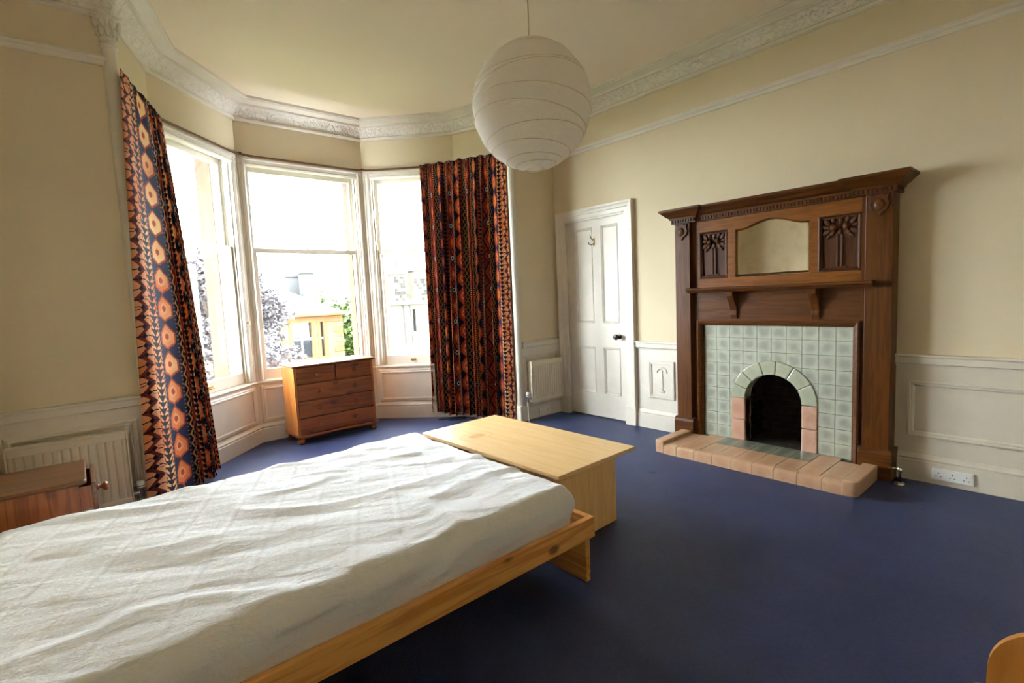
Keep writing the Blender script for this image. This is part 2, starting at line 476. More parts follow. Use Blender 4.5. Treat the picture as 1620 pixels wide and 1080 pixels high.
def mat_table_top():
    mt = wood('birch_veneer_top', srgb(230, 196, 142), srgb(222, 184, 126), 'y', 0.8, 0.34, 0, 0.4)
    nt = mt.node_tree; X.nt = nt; bs = nt.nodes['Principled BSDF']
    src = bs.inputs['Base Color'].links[0].from_socket
    vec = coords(nt); sp = nt.nodes.new('ShaderNodeSeparateXYZ'); nt.links.new(vec, sp.inputs[0])
    x, y = X(sp.outputs[0])+0.133, X(sp.outputs[1])-0.272
    n = ntex(nt, vec, 14, 3)
    d = x*x + y*y*2.2 + (n-0.5)*0.008
    c = mixc((1.0-d.ss(0.0025, 0.0055))*0.7, src, srgb(196, 138, 74))
    c = mixc(((d-0.013).abs().lt(0.0012))*0.35, c, srgb(190, 136, 80))
    nt.links.new(c, bs.inputs['Base Color'])
    return mt
BIRCH_T = mat_table_top()

# ------------------------------------------------------------------ room shell
XF, YW, YB, XL, YK, ZC = 4.02, 3.88, 5.25, -0.42, -0.75, 3.20
PLAN = [(XL, YW), (0.30, YW), (0.53, 4.53), (1.24, YB), (2.475, YB), (3.18, 4.53), (3.41, YW), (XF, YW)]
HEAD, SILL = 2.70, 0.595

def holes(mb, s0, s1, t0, t1, z0, z1, hs):
    """slab with rectangular holes (sa, sb, za, zb)"""
    S = sorted({s0, s1} | {q for h in hs for q in h[:2]}); Z = sorted({z0, z1} | {q for h in hs for q in h[2:]})
    for i in range(len(S)-1):
        for j in range(len(Z)-1):
            cs, cz = (S[i]+S[i+1])/2, (Z[j]+Z[j+1])/2
            if any(h[0] < cs < h[1] and h[2] < cz < h[3] for h in hs): continue
            mb.box(S[i], S[i+1], t0, t1, Z[j], Z[j+1])
    return mb

struct(MB().box(XL-0.3, XF+0.6, YK-0.3, YB+0.02, -0.12, 0.0).build('floor', CARPET), 'navy blue fitted carpet covering the whole floor', 'carpet')
struct(MB().box(XL-0.3, XF+0.3, YK-0.3, YB+0.45, ZC, ZC+0.15).build('ceiling', CEIL), 'beige painted ceiling inside the white cornice', 'ceiling')

FR = dict(o=(XF, 0, 0), a=(0, 1, 0), b=(1, 0, 0), c=(0, 0, 1))            # fireplace wall: (y, depth into wall, z)
mb = MB(**FR); holes(mb, YK-0.3, YW+0.3, 0.0, 0.3, 0, ZC, [(1.27, 1.91, 0, 0.68), (2.965, 3.735, 0, 2.045)])
struct(mb.build('wall_right', CREAM), 'cream painted wall behind the oak fireplace', 'wall')
mb = MB(); mb.box(XL-0.3, 0.30, YW, YW+0.3, 0, ZC)
struct(mb.build('wall_left', CREAM), 'cream painted wall above the white dado beside the bay', 'wall')
mb = MB(); mb.box(3.41, XF, YW, YW+0.3, 0, ZC)
struct(mb.build('wall_corner', CREAM), 'narrow cream wall between the bay and the panelled door', 'wall')
struct(MB().box(XL-0.3, XL, YK-0.3, YW+0.1, 0, ZC).build('wall_head', CREAM), 'cream wall behind the head of the bed', 'wall')
struct(MB().box(XL-0.3, XF+0.3, YK-0.3, YK, 0, ZC).build('wall_back', CREAM), 'cream wall facing the bay window', 'wall')

def frame(i):
    a, b = Vector(PLAN[i]), Vector(PLAN[i+1]); d = (b-a); L = d.length; d.normalize()
    n = Vector((-d.y, d.x))
    return dict(o=(a.x, a.y, 0), a=(d.x, d.y, 0), b=(n.x, n.y, 0), c=(0, 0, 1)), L

for i, nm in ((1, 'wall_bay_return_left'), (5, 'wall_bay_return_right')):
    fr, L = frame(i); mb = MB(**fr)
    mb.box(0.0, L+0.06 if i == 1 else L, 0, 0.22, 0, ZC)
    if i == 5: mb.box(-0.06, 0, 0.0, 0.22, 0, ZC)
    struct(mb.build(nm, CREAM), 'cream side wall of the bay behind the patterned curtain', 'wall')
WIN = [(2, 'left'), (3, 'middle'), (4, 'right')]
for i, nm in WIN:
    fr, L = frame(i); mb = MB(**fr)
    mb.box(-0.08, L+0.08, 0.0, 0.20, HEAD, ZC)
    struct(mb.build('wall_bay_'+nm+'_upper', CREAM), 'cream wall above the bay window, under the cornice', 'wall')
    mb = MB(**fr); mb.box(-0.06, L+0.06, 0.0, 0.20, 0, SILL-0.03)
    struct(mb.build('wall_bay_'+nm+'_lower', WHITE), 'white panelled wall under the bay window', 'wall')
    mb = MB(**fr); mb.box(-0.12, L+0.12, 0.20, 0.36, -3.0, SILL-0.06); mb.box(-0.12, L+0.12, 0.20, 0.36, HEAD-0.01, ZC+0.2)
    struct(mb.build('wall_bay_'+nm+'_stonework', STONE), 'outer sandstone of the bay', 'wall')
# corner piers of the bay: white timber inside, sandstone outside
def inter(p, d, q, e):
    den = d.x*e.y-d.y*e.x; t = ((q.x-p.x)*e.y-(q.y-p.y)*e.x)/den; return p + d*t
for k, (i, j) in enumerate(((1, 2), (2, 3), (3, 4), (4, 5))):
    f1, L1 = frame(i); f2, L2 = frame(j)
    d1, n1, d2, n2 = [Vector(q[:2]) for q in (f1['a'], f1['b'], f2['a'], f2['b'])]
    c = Vector(PLAN[j])
    ea, eb = (0.0, 0.082) if k == 0 else ((0.082, 0.0) if k == 3 else (0.082, 0.082))
    def poly(ta, tb, ins):
        A0, A1 = c - d1*(ea+ins if ea else 0) + n1*ta, c - d1*(ea+ins if ea else 0) + n1*tb
        B0, B1 = c + d2*(eb+ins if eb else 0) + n2*ta, c + d2*(eb+ins if eb else 0) + n2*tb
        m0 = inter(c+n1*ta, d1, c+n2*ta, d2); m1 = inter(c+n1*tb, d1, c+n2*tb, d2)
        return [A0, A1, m1, B1, B0, m0]
    mb = MB(); mb.prism([(q.x, q.y) for q in poly(0.0, 0.20, 0.0)], SILL-0.03, HEAD)
    struct(mb.build('trim_%d' % (20+k), WHITE), 'white timber post at the corner of the bay window', 'window post')
    mb = MB(); mb.prism([(q.x, q.y) for q in poly(0.20, 0.34, 0.012)], -3.0, ZC)
    struct(mb.build('trim_%d' % (30+k), STONE), 'sandstone mullion outside the bay window', 'stone mullion')

# ------------------------------------------------------------------ running mouldings
ROOMPATH = PLAN + [(XF, YK)]
def run(name, pts, prof, z, mat, label, cat, ext=0.0, smooth=False):
    mb = MB(); mb.sweep([(x, y, z) for x, y in pts], (0, 0, 1), [(-d, h) for d, h in prof])
    return struct(mb.build(name, mat, smooth=smooth), label, cat)
full = [(XL, YK)] + ROOMPATH
CORN_LO = [(-0.02, 0.0), (0.012, 0.0), (0.026, 0.008), (0.030, 0.022), (0.022, 0.034), (-0.02, 0.034)]
CORN_COVE = [(-0.02, 0.030), (0.020, 0.030), (0.028, 0.055), (0.050, 0.085), (0.085, 0.108), (0.118, 0.118), (0.118, 0.18), (-0.02, 0.18)]
CORN_UP = [(0.10, 0.112), (0.122, 0.112), (0.126, 0.128), (0.134, 0.130), (0.150, 0.136), (0.186, 0.146), (0.190, 0.152), (0.204, 0.154), (0.206, 0.18), (0.10, 0.18)]
cz = ZC-0.175
run('trim_1', full, CORN_LO, cz, WHITE, 'white bead along the foot of the plaster cornice', 'cornice')
run('trim_2', full, CORN_COVE, cz, RELIEF, 'white plaster cornice with leaf relief around the ceiling', 'cornice')
run('trim_3', full, CORN_UP, cz, WHITE, 'white stepped band where cornice meets ceiling', 'cornice')
RAIL = [(-0.01, 0), (0.012, 0), (0.018, 0.010), (0.018, 0.022), (0.028, 0.030), (0.028, 0.044), (0.020, 0.050), (0.020, 0.058), (-0.01, 0.062)]
run('trim_4', [(XF, YW), (XF, YK)], RAIL, 2.712, WHITE, 'white picture rail on the fireplace wall', 'picture rail')
run('trim_5', [(3.44, YW), (XF, YW)], RAIL, 2.712, WHITE, 'white picture rail between bay and corner', 'picture rail')
run('trim_6', [(XL, YW), (0.275, YW)], RAIL, 2.755, WHITE, 'white picture rail running up to the slender column', 'picture rail')
DADO = [(-0.01, 0), (0.014, 0), (0.016, 0.012), (0.030, 0.018), (0.032, 0.056), (0.040, 0.064), (0.038, 0.074), (-0.01, 0.078)]
run('trim_7', [(XF, 0.842), (XF, YK)], DADO, 0.742, WHITE_T, 'white dado rail on the fireplace wall past the mantelpiece', 'dado rail')
run('trim_8', [(XF, 2.862), (XF, 2.35)], DADO, 0.748, WHITE, 'short white dado rail between door and fireplace', 'dado rail')
run('trim_9', [(3.45, YW), (XF, YW), (XF, 3.845)], DADO, 0.748, WHITE, 'white dado rail above the small radiator', 'dado rail')
run('trim_10', [(XL, YW), (0.262, YW)], DADO, 0.716, WHITE, 'white dado rail above the bedside radiator', 'dado rail')
SKIRT = [(-0.01, 0), (0.026, 0), (0.026, 0.132), (0.020, 0.136), (0.020, 0.142), (0.024, 0.150), (0.014, 0.166), (0.010, 0.176), (-0.01, 0.178)]
def skirt(name, pts, label, mat=WHITE):
    return run(name, pts, SKIRT, -0.003, mat, label, 'skirting')
skirt('baseboard_right', [(XF, 0.842), (XF, YK)], 'white skirting under the triple socket', WHITE_T)
skirt('baseboard_door', [(XF, 2.862), (XF, 2.35)], 'short white skirting between door and fireplace')
skirt('baseboard_corner', [(3.45, YW), (XF, YW), (XF, 3.845)], 'white skirting under the small radiator')
skirt('baseboard_left', [(XL, YW), (0.262, YW)], 'white skirting under the bedside radiator')
skirt('baseboard_bay', PLAN[1:7], 'white skirting around the bay')
# white dado fields (slightly proud boards behind the rails)
for nm, fr_, a, b, mt, lb in (('wall_dado_right', FR, YK, 0.842, WHITE_T, 'white dado panelling past the mantelpiece'), ('wall_dado_door', FR, 2.35, 2.862, WHITE, 'white dado panelling between door and fireplace')):
    mb = MB(**fr_); mb.box(a, b, -0.006, 0.0, 0, 0.76); struct(mb.build(nm, mt), lb, 'dado')
struct(MB().box(3.45, XF, YW-0.006, YW, 0, 0.76).build('wall_dado_corner', WHITE), 'white dado panelling behind the small radiator', 'dado')
struct(MB().box(XL, 0.262, YW-0.006, YW, 0, 0.73).build('wall_dado_left', WHITE), 'white dado panelling behind the bedside radiator', 'dado')
for i in (1, 5):
    fr, L = frame(i); mb = MB(**fr); mb.box(0.0, L, -0.006, 0, 0, 0.62)
    struct(mb.build('wall_dado_bay_return_%s' % ('left' if i == 1 else 'right'), WHITE), 'white dado boards behind the patterned curtain', 'dado')

PM = [(0, 0), (0, 0.010), (0.006, 0.014), (0.014, 0.014), (0.018, 0.009), (0.026, 0.010), (0.034, 0.004), (0.036, 0)]
def panel_frame(name, fr, s0, s1, z0, z1, t, mat, parent=None, prof=PM, sc=1.0):
    """raised moulding around a rectangle; room side is -t"""
    mb = MB(**fr); mb.sweep([(s0, t, z0), (s0, t, z1), (s1, t, z1), (s1, t, z0)], (0, -1, 0), [(a*sc, b) for a, b in prof], True)
    # keep the profile inside the rectangle
    return mb.build(name, mat, parent)

n_tr = 40
for fr, s0, s1, z0, z1, mt, lb in (
        (FR, YK+0.2, 0.777, 0.287, 0.649, WHITE_T, 'long panel moulding on the white dado above the triple socket'),
        (FR, 2.455, 2.725, 0.292, 0.645, WHITE, 'small panel moulding framing the plaster torch'),
        (dict(o=(0, YW, 0)), 3.50, 3.95, 0.26, 0.64, WHITE, 'panel moulding behind the small radiator'),
        (dict(o=(0, YW, 0)), XL+0.08, 0.19, 0.24, 0.615, WHITE, 'panel moulding behind the bedside radiator')):
    struct(panel_frame('trim_%d' % n_tr, fr, s0, s1, z0, z1, -0.006, mt), lb, 'panel moulding'); n_tr += 1
for i, nm in WIN:
    fr, L = frame(i)
    struct(panel_frame('trim_%d' % n_tr, fr, 0.075, L-0.075, 0.228, 0.505, 0.0, WHITE, None, PM, 1.25), 'panel moulding under the %s window of the bay' % {'left': 'curtained', 'middle': 'wide', 'right': 'narrow'}[nm], 'panel moulding'); n_tr += 1

# plaster torch ornament in the small dado panel
torch = empty('plaster_torch', (XF-0.006, 2.59, 0.34)); tag(torch, 'white plaster torch ornament on the small dado panel', 'ornament')
mb = MB(o=(XF-0.006, 2.59, 0), a=(0, 1, 0), b=(-1, 0, 0))
mb.lathe([(0.004, 0.352), (0.030, 0.356), (0.034, 0.366), (0.012, 0.378), (0.016, 0.40), (0.022, 0.43), (0.014, 0.47), (0.018, 0.50), (0.010, 0.53), (0.014, 0.55), (0.006, 0.56)], (0, 0, 0), 'z', 12, 1.0, 0.45)
mb.build('stem', WHITE, torch, True)
mb = MB(o=(XF-0.006, 2.59, 0), a=(0, 1, 0), b=(-1, 0, 0))
for k in range(7):
    t = (k-3)*0.42; mb.ball((math.sin(t)*0.042, 0.0, 0.555+math.cos(t)*0.026), 0.016, 0.010, 0.012, 8, 6)
for s in (-1, 1):
    mb.ball((s*0.05, 0, 0.545), 0.014, 0.010, 0.014, 8, 6)
mb.build('leaf_scroll', WHITE, torch, True)

# slender columns at the mouth of the bay
for x, lb in ((0.288, 'slender white column with leafy capital beside the bedside radiator'), (3.410, 'slender white column behind the wide curtain, by the small radiator')):
    t = empty('column', (x, YW, 0)); struct(t, lb, 'column')
    c = (x, YW, 0)
    MB().lathe([(0.037, 0.17), (0.037, 2.86)], c, 'z', 20).build('shaft', WHITE, t, True)
    MB().box(x-0.048, x+0.048, YW-0.048, YW+0.02, 0.0, 0.165).build('plinth', WHITE, t, bevel=0.006)
    MB().lathe([(0.046, 0.16), (0.048, 0.175), (0.040, 0.19), (0.042, 0.20), (0.037, 0.215)], c, 'z', 20).build('base_ring', WHITE, t, True)
    MB().lathe([(0.037, 2.855), (0.046, 2.862), (0.047, 2.875), (0.039, 2.885), (0.039, 2.895), (0.045, 2.902), (0.045, 2.912), (0.038, 2.918)], c, 'z', 20).build('neck_ring', WHITE, t, True)
    MB().lathe([(0.038, 2.915), (0.040, 2.95), (0.050, 2.985), (0.066, 3.012), (0.078, 3.022), (0.078, 3.035), (0.060, 3.04)], c, 'z', 20).build('capital', RELIEF, t, True)
    mb = MB()
    for k in range(8):
        a = 2*PI*k/8
        for (rr, zz, s) in ((0.045, 2.945, 1.0), (0.060, 2.99, 1.15)):
            a2 = a + (0.39 if s > 1 else 0)
            mb.ball((x+math.cos(a2)*rr, YW+math.sin(a2)*rr, zz), 0.013*s, 0.013*s, 0.026*s, 8, 6)
    mb.build('acanthus_relief', WHITE, t, True)

# ------------------------------------------------------------------ sash windows
def window(idx, i, label, catch):
    fr, L = frame(i)
    root = empty('window_%d' % idx, Vector(MB(**fr).P(L/2, 0, SILL))); struct(root, label, 'window')
    E = 0.075
    # fluted casings on both sides and across the head
    for s, sg in ((0.0, 1), (L, -1)):
        mb = MB(**fr)
        prof = [(0.0, 0.02), (0.004, -0.006), (0.020, -0.010), (0.026, -0.004), (0.040, -0.004), (0.046, -0.014), (0.058, -0.016), (0.066, -0.010), (0.074, -0.004), (0.076, 0.04), (0.0, 0.04)]
        mb.prism([(s+sg*a, b) for a, b in prof], SILL+0.012, HEAD-0.006); mb.build('casing', WHITE, root)
    mb = MB(**fr); mb.prism([(0.02, HEAD-0.075), (-0.004, HEAD-0.070), (-0.010, HEAD-0.055), (-0.004, HEAD-0.045), (-0.006, HEAD-0.02), (-0.016, HEAD-0.012), (-0.016, HEAD), (0.02, HEAD)], 0.02, L-0.02, 'x')
    mb.build('head_casing', WHITE, root)
    mb = MB(**fr); mb.box(E, L-E, 0.02, 0.20, HEAD-0.05, HEAD+0.01); mb.build('head_lining', WHITE, root)
    mb = MB(**fr)
    for s0, s1 in ((E-0.004, E+0.010), (L-E-0.010, L-E+0.004)): mb.box(s0, s1, 0.02, 0.20, SILL, HEAD)
    mb.build('pulley_stile', WHITE, root)
    mb = MB(**fr)
    for s0, s1 in ((E+0.010, E+0.022), (L-E-0.022, L-E-0.010)):
        mb.box(s0, s1, 0.030, 0.046, SILL, HEAD-0.05); mb.box(s0, s1, 0.092, 0.100, SILL, HEAD-0.05)
    mb.build('staff_bead', WHITE, root)
    mb = MB(**fr); mb.prism([(-0.020, SILL-0.022), (-0.024, SILL-0.010), (-0.020, SILL), (0.20, SILL), (0.20, SILL-0.03), (0.0, SILL-0.03)], 0.0, L, 'x')
    mb.build('window_board', WHITE, root)
    mb = MB(**fr); mb.prism([(0.19, SILL-0.06), (0.19, SILL+0.03), (0.44, SILL-0.02), (0.44, SILL-0.09)], 0.0, L, 'x'); mb.build('stone_sill', STONE, root)
    s0, s1 = E+0.012, L-E-0.012
    # lower sash, inner track
    mb = MB(**fr); a, b = 0.048, 0.090
    for q0, q1 in ((s0, s0+0.036), (s1-0.036, s1)): mb.box(q0, q1, a, b, SILL+0.004, 1.872)
    mb.box(s0+0.036, s1-0.036, a, b, SILL+0.004, SILL+0.105); mb.box(s0+0.036, s1-0.036, a, b, 1.828, 1.872)
    lo = mb.build('lower_sash', WHITE, root, bevel=0.003, seg=1)
    mb = MB(**fr); mb.box(s0+0.034, s1-0.034, 0.068, 0.072, SILL+0.10, 1.83); mb.build('pane', GLASS, lo)
    # upper sash, outer track
    mb = MB(**fr); a, b = 0.102, 0.144
    for q0, q1 in ((s0, s0+0.034), (s1-0.034, s1)): mb.box(q0, q1, a, b, 1.836, HEAD-0.05)
    mb.box(s0+0.034, s1-0.034, a, b, 1.836, 1.878); mb.box(s0+0.034, s1-0.034, a, b, HEAD-0.098, HEAD-0.05)
    up = mb.build('upper_sash', WHITE, root, bevel=0.003, seg=1)
    mb = MB(**fr); mb.box(s0+0.032, s1-0.032, 0.120, 0.124, 1.87, HEAD-0.09); mb.build('pane', GLASS, up)
    # lifts, fastener, cord clips
    for q in ((0.28, 0.72) if L > 1.1 else (0.42,)):
        mb = MB(**fr); mb.box(L*q-0.03, L*q+0.03, 0.040, 0.050, SILL+0.045, SILL+0.062); mb.box(L*q-0.022, L*q+0.022, 0.022, 0.046, SILL+0.040, SILL+0.048)
        mb.build('sash_lift', BRASS, lo, bevel=0.002)
    mb = MB(**fr); mb.lathe([(0.014, 0), (0.014, 0.008), (0.008, 0.012), (0.008, 0.022)], (L*0.5, 0.085, 1.872), 'z', 12); mb.box(L*0.5-0.03, L*0.5+0.008, 0.08, 0.09, 1.882, 1.888)
    mb.build('sash_fastener', WHITE, lo)
    if catch:
        mb = MB(**fr); mb.box(L-0.052, L-0.030, -0.018, -0.004, 1.14, 1.18); mb.build('hook_plate', WHITE, root, bevel=0.002)
        mb = MB(**fr); mb.ball((L-0.062, -0.012, 1.165), 0.012, 0.010, 0.014, 10, 6); mb.build('screw_eye', BRASS, root, True)
    return root
window(1, 2, 'tall white sash window of the bay, half behind the narrow patterned curtain', True)
window(2, 3, 'wide white sash window of the bay, behind the chest of drawers', False)
window(3, 4, 'tall white sash window of the bay, beside the wide patterned curtain', False)

# dark curtain track bent around the bay
def offset_path(pts, d):
    out = []
    for i, p in enumerate(pts):
        p = Vector(p)
        d0 = (p-Vector(pts[i-1])).normalized() if i > 0 else None; d1 = (Vector(pts[i+1])-p).normalized() if i < len(pts)-1 else None
        d0 = d0 or d1; d1 = d1 or d0
        l0, l1 = Vector((d0.y, -d0.x)), Vector((d1.y, -d1.x)); out.append(p + (l0+l1)/(1+l0.dot(l1))*d)
    return out
def soften(pts, k=6, r=0.16):
    res = [pts[0]]
    for i in range(1, len(pts)-1):
        p0, p, p1 = Vector(pts[i-1]), Vector(pts[i]), Vector(pts[i+1])
        a = p + (p0-p).normalized()*r; b = p + (p1-p).normalized()*r
        for q in range(k+1):
            t = q/k; res.append(a*(1-t)**2 + p*2*t*(1-t) + b*t*t)
    res.append(pts[-1]); return res
trk = soften(offset_path([PLAN[1]] + PLAN[2:6] + [PLAN[6]], 0.030))
trk[0] = trk[0] + (trk[1]-trk[0])*0.10; trk[-1] = trk[-1] + (trk[-2]-trk[-1])*0.10
track = empty('curtain_track', (1.85, 4.6, 2.71)); tag(track, 'thin dark brown curtain track bent around the bay above the windows', 'curtain track')
mb = MB(); mb.sweep([(q.x, q.y, 2.706) for q in trk], (0, 0, 1), [(0.008, 0), (-0.008, 0), (-0.008, 0.016), (0.008, 0.016)])
mb.build('rail', plain('brown_track', srgb(92, 66, 44), 0.5), track)
for q in (trk[4], trk[11], trk[18], trk[25]):
    MB().box(q.x-0.012, q.x+0.012, q.y-0.012, q.y+0.040, 2.714, 2.728).build('bracket', BRONZE, track)

# ------------------------------------------------------------------ door
d = empty('door_1', (XF, 3.35, 0)); struct(d, 'white four-panel door with a dark knob beside the small radiator', 'door')
y0, y1, z0, z1 = 2.967, 3.733, 0.012, 2.043
PX = [(3.064, 3.275), (3.385, 3.616)]; PZ = [(0.252, 0.742), (0.982, 1.962)]
mb = MB(**FR); holes(mb, y0, y1, 0.014, 0.052, z0, z1, [(a, b, p, q) for a, b in PX for p, q in PZ]); mb.build('leaf_frame', WHITE, d)
for a, b in PX:
    for p, q in PZ:
        mb = MB(**FR); mb.box(a-0.002, b+0.002, 0.026, 0.044, p-0.002, q+0.002); pn = mb.build('panel', WHITE, d)
        panel_frame('panel_moulding', FR, a, b, p, q, 0.026, WHITE, pn, [(0, 0), (0, 0.014), (0.006, 0.017), (0.012, 0.010), (0.018, 0.010), (0.026, 0.0)])
AR = [(-0.012, 0), (-0.012, 0.012), (0.004, 0.014), (0.010, 0.020), (0.046, 0.022), (0.052, 0.030), (0.072, 0.034), (0.090, 0.044), (0.104, 0.046), (0.108, 0.036), (0.108, 0)]
mb = MB(**FR); mb.sweep([(y0-0.001, 0, 0.0), (y0-0.001, 0, z1+0.004), (y1+0.001, 0, z1+0.004), (y1+0.001, 0, 0.0)], (0, -1, 0), [(-a, b) for a, b in AR]); mb.build('architrave', WHITE, d)
for a, b in ((y0-0.112, y0+0.008), (y1-0.008, y1+0.112)):
    MB(**FR).box(a, b, -0.050, 0.0, 0, 0.19).build('plinth_block', WHITE, d, bevel=0.004)
for a, b in ((y0-0.02, y0), (y1, y1+0.02)):
    MB(**FR).box(a, b, 0.0, 0.10, 0, z1+0.02).build('jamb', WHITE, d)
MB(**FR).box(y0, y1, 0.0, 0.10, z1, z1+0.02).build('jamb_head', WHITE, d)
KB = dict(o=(XF, 3.066, 0.855), a=(0, 1, 0), b=(0, 0, 1), c=(-1, 0, 0))
kn = MB(**KB).lathe([(0.004, -0.014), (0.025, -0.013), (0.026, -0.008), (0.011, -0.004), (0.010, 0.026), (0.024, 0.034), (0.030, 0.048), (0.026, 0.062), (0.010, 0.068)], (0, 0, 0), 'z', 20).build('knob', BRONZE, d, True)
kn['label'] = 'dark bronze door knob'
hk = MB(o=(XF, 3.36, 1.80), a=(0, 1, 0), b=(0, 0, 1), c=(-1, 0, 0))
hk.box(-0.010, 0.010, -0.03, 0.05, -0.016, -0.010); hk.tube([(0, 0.03, -0.012), (0, 0.035, 0.02), (0, 0.055, 0.04), (0, 0.07, 0.042)], 0.005)
for s in (-1, 1): hk.tube([(0, -0.005, -0.012), (s*0.012, -0.018, 0.012), (s*0.030, -0.012, 0.026), (s*0.034, 0.010, 0.028)], 0.005)
hk.build('coat_hook', BRASS, d, True)['label'] = 'small brass coat hook'
mb = MB(**FR); mb.box(y0-0.03, y1+0.03, 0.10, 0.14, 0, z1+0.04); mb.build('backing', WHITE, d)

# ------------------------------------------------------------------ mantelpiece
DA = dict(o=(0, 0, 0), a=(0, 1, 0), b=(1, 0, 0), c=(0, 0, 1))          # (y, x, z)
mp = empty('mantelpiece', (3.9, 1.6, 0)); tag(mp, 'dark oak mantelpiece with overmantel mirror and carved tree panels', 'mantelpiece')
PIL = [(0.842, 0.990), (2.218, 2.352)]
for a, b in PIL:
    p = MB(**DA).box(a, b, 3.88, XF, 0.19, 1.862).build('pilaster', OAK_V, mp, bevel=0.003)
    pl = MB(**DA).prism([(3.862, 0), (3.862, 0.165), (3.868, 0.185), (3.880, 0.198), (XF, 0.198), (XF, 0)], a-0.020, b+0.020, 'x')
    pl.build('plinth', OAK_H, p, bevel=0.003)
    yc = (a+b)/2
    sh = [(-0.052, 0.062), (-0.030, 0.055), (-0.012, 0.064), (0.012, 0.064), (0.030, 0.055), (0.052, 0.062), (0.043, 0.030), (0.054, 0.004), (0.040, -0.030), (0.014, -0.046), (0, -0.068), (-0.014, -0.046), (-0.040, -0.030), (-0.054, 0.004), (-0.043, 0.030)]
    s_ = MB(**DA).prism([(yc+u*1.05, 1.768+w*1.05) for u, w in sh], 3.866, 3.884, 'y').build('shield', OAK_D, p, bevel=0.004)
    MB(**DA).ball((yc, 3.868, 1.768), 0.030, 0.016, 0.036, 14, 8).build('boss', OAK_V, s_, True)
# inner stiles, header under the shelf, panel above it
for a, b in ((0.985, 1.022), (2.172, 2.222)):
    MB(**DA).box(a, b, 3.925, XF, 0.0, 1.86).build('inner_stile', OAK_V, mp)
    MB(**DA).box(a-0.004, b+0.004, 3.905, XF, 0.0, 0.19).build('stile_plinth', OAK_V, mp, bevel=0.006)
MB(**DA).box(1.02, 2.175, 3.925, XF, 1.028, 1.27).build('frieze_board', OAK_H, mp)
mb = MB(**DA); mb.sweep([(1.020, 3.925, 0.06), (1.020, 3.925, 1.032), (2.176, 3.925, 1.032), (2.176, 3.925, 0.06)], (0, -1, 0), [(0, -0.06), (0, 0.022), (0.010, 0.026), (0.024, 0.020), (0.032, 0.006), (0.042, 0.0), (0.042, -0.06)])
mb.build('tile_frame', OAK_H, mp)
# overmantel: rails and muntins around the mirror and the carved panels
mb = MB(**DA); holes(mb, 1.02, 2.175, 3.925, XF, 1.27, 1.862, [(1.322, 1.868, 1.37, 1.80), (1.022, 1.278, 1.368, 1.748), (1.920, 2.158, 1.368, 1.748)])
mb.build('overmantel_frame', OAK_L, mp)
def ogee(y):                                           # top edge of the mirror
    t = (y-1.333)/(1.860-1.333); s = abs(2*t-1)
    return 1.735 + 0.055*(0.5+0.5*math.cos(PI*min(1, s*1.05)))
N = 28; ys = [1.333+(1.860-1.333)*k/N for k in range(N+1)]
mb = MB(**DA)
for k in range(N): mb.prism([(ys[k], ogee(ys[k])), (ys[k+1], ogee(ys[k+1])), (ys[k+1], 1.802), (ys[k], 1.802)], 3.925, 3.99, 'y')
mb.box(1.320, 1.334, 3.925, 3.99, 1.37, 1.802); mb.box(1.859, 1.870, 3.925, 3.99, 1.37, 1.802)
mb.build('mirror_surround', OAK_L, mp)
outer = [(y, ogee(y)) for y in ys] + [(1.860, 1.376), (1.333, 1.376)]
mb = MB(**DA); mb.prism([(y, z) for y, z in outer], 3.946, 3.956, 'y'); mir = mb.build('mirror', MIRROR, mp)
mir['label'] = 'bevelled mirror with an arched top'
cy_, cz_ = 1.5965, 1.57
inn = [(cy_+(y-cy_)*0.945, cz_+(z-cz_)*0.93) for y, z in outer]
mb = MB(); n = len(outer)
vs = [Vector((3.9458, y, z)) for y, z in outer] + [Vector((3.9415, y, z)) for y, z in inn]
mb.add(vs, [(i, (i+1) % n, n+(i+1) % n, n+i) for i in range(n)] + [tuple(range(n, 2*n))]); mb.build('bevelled_glass', MIRROR, mir)
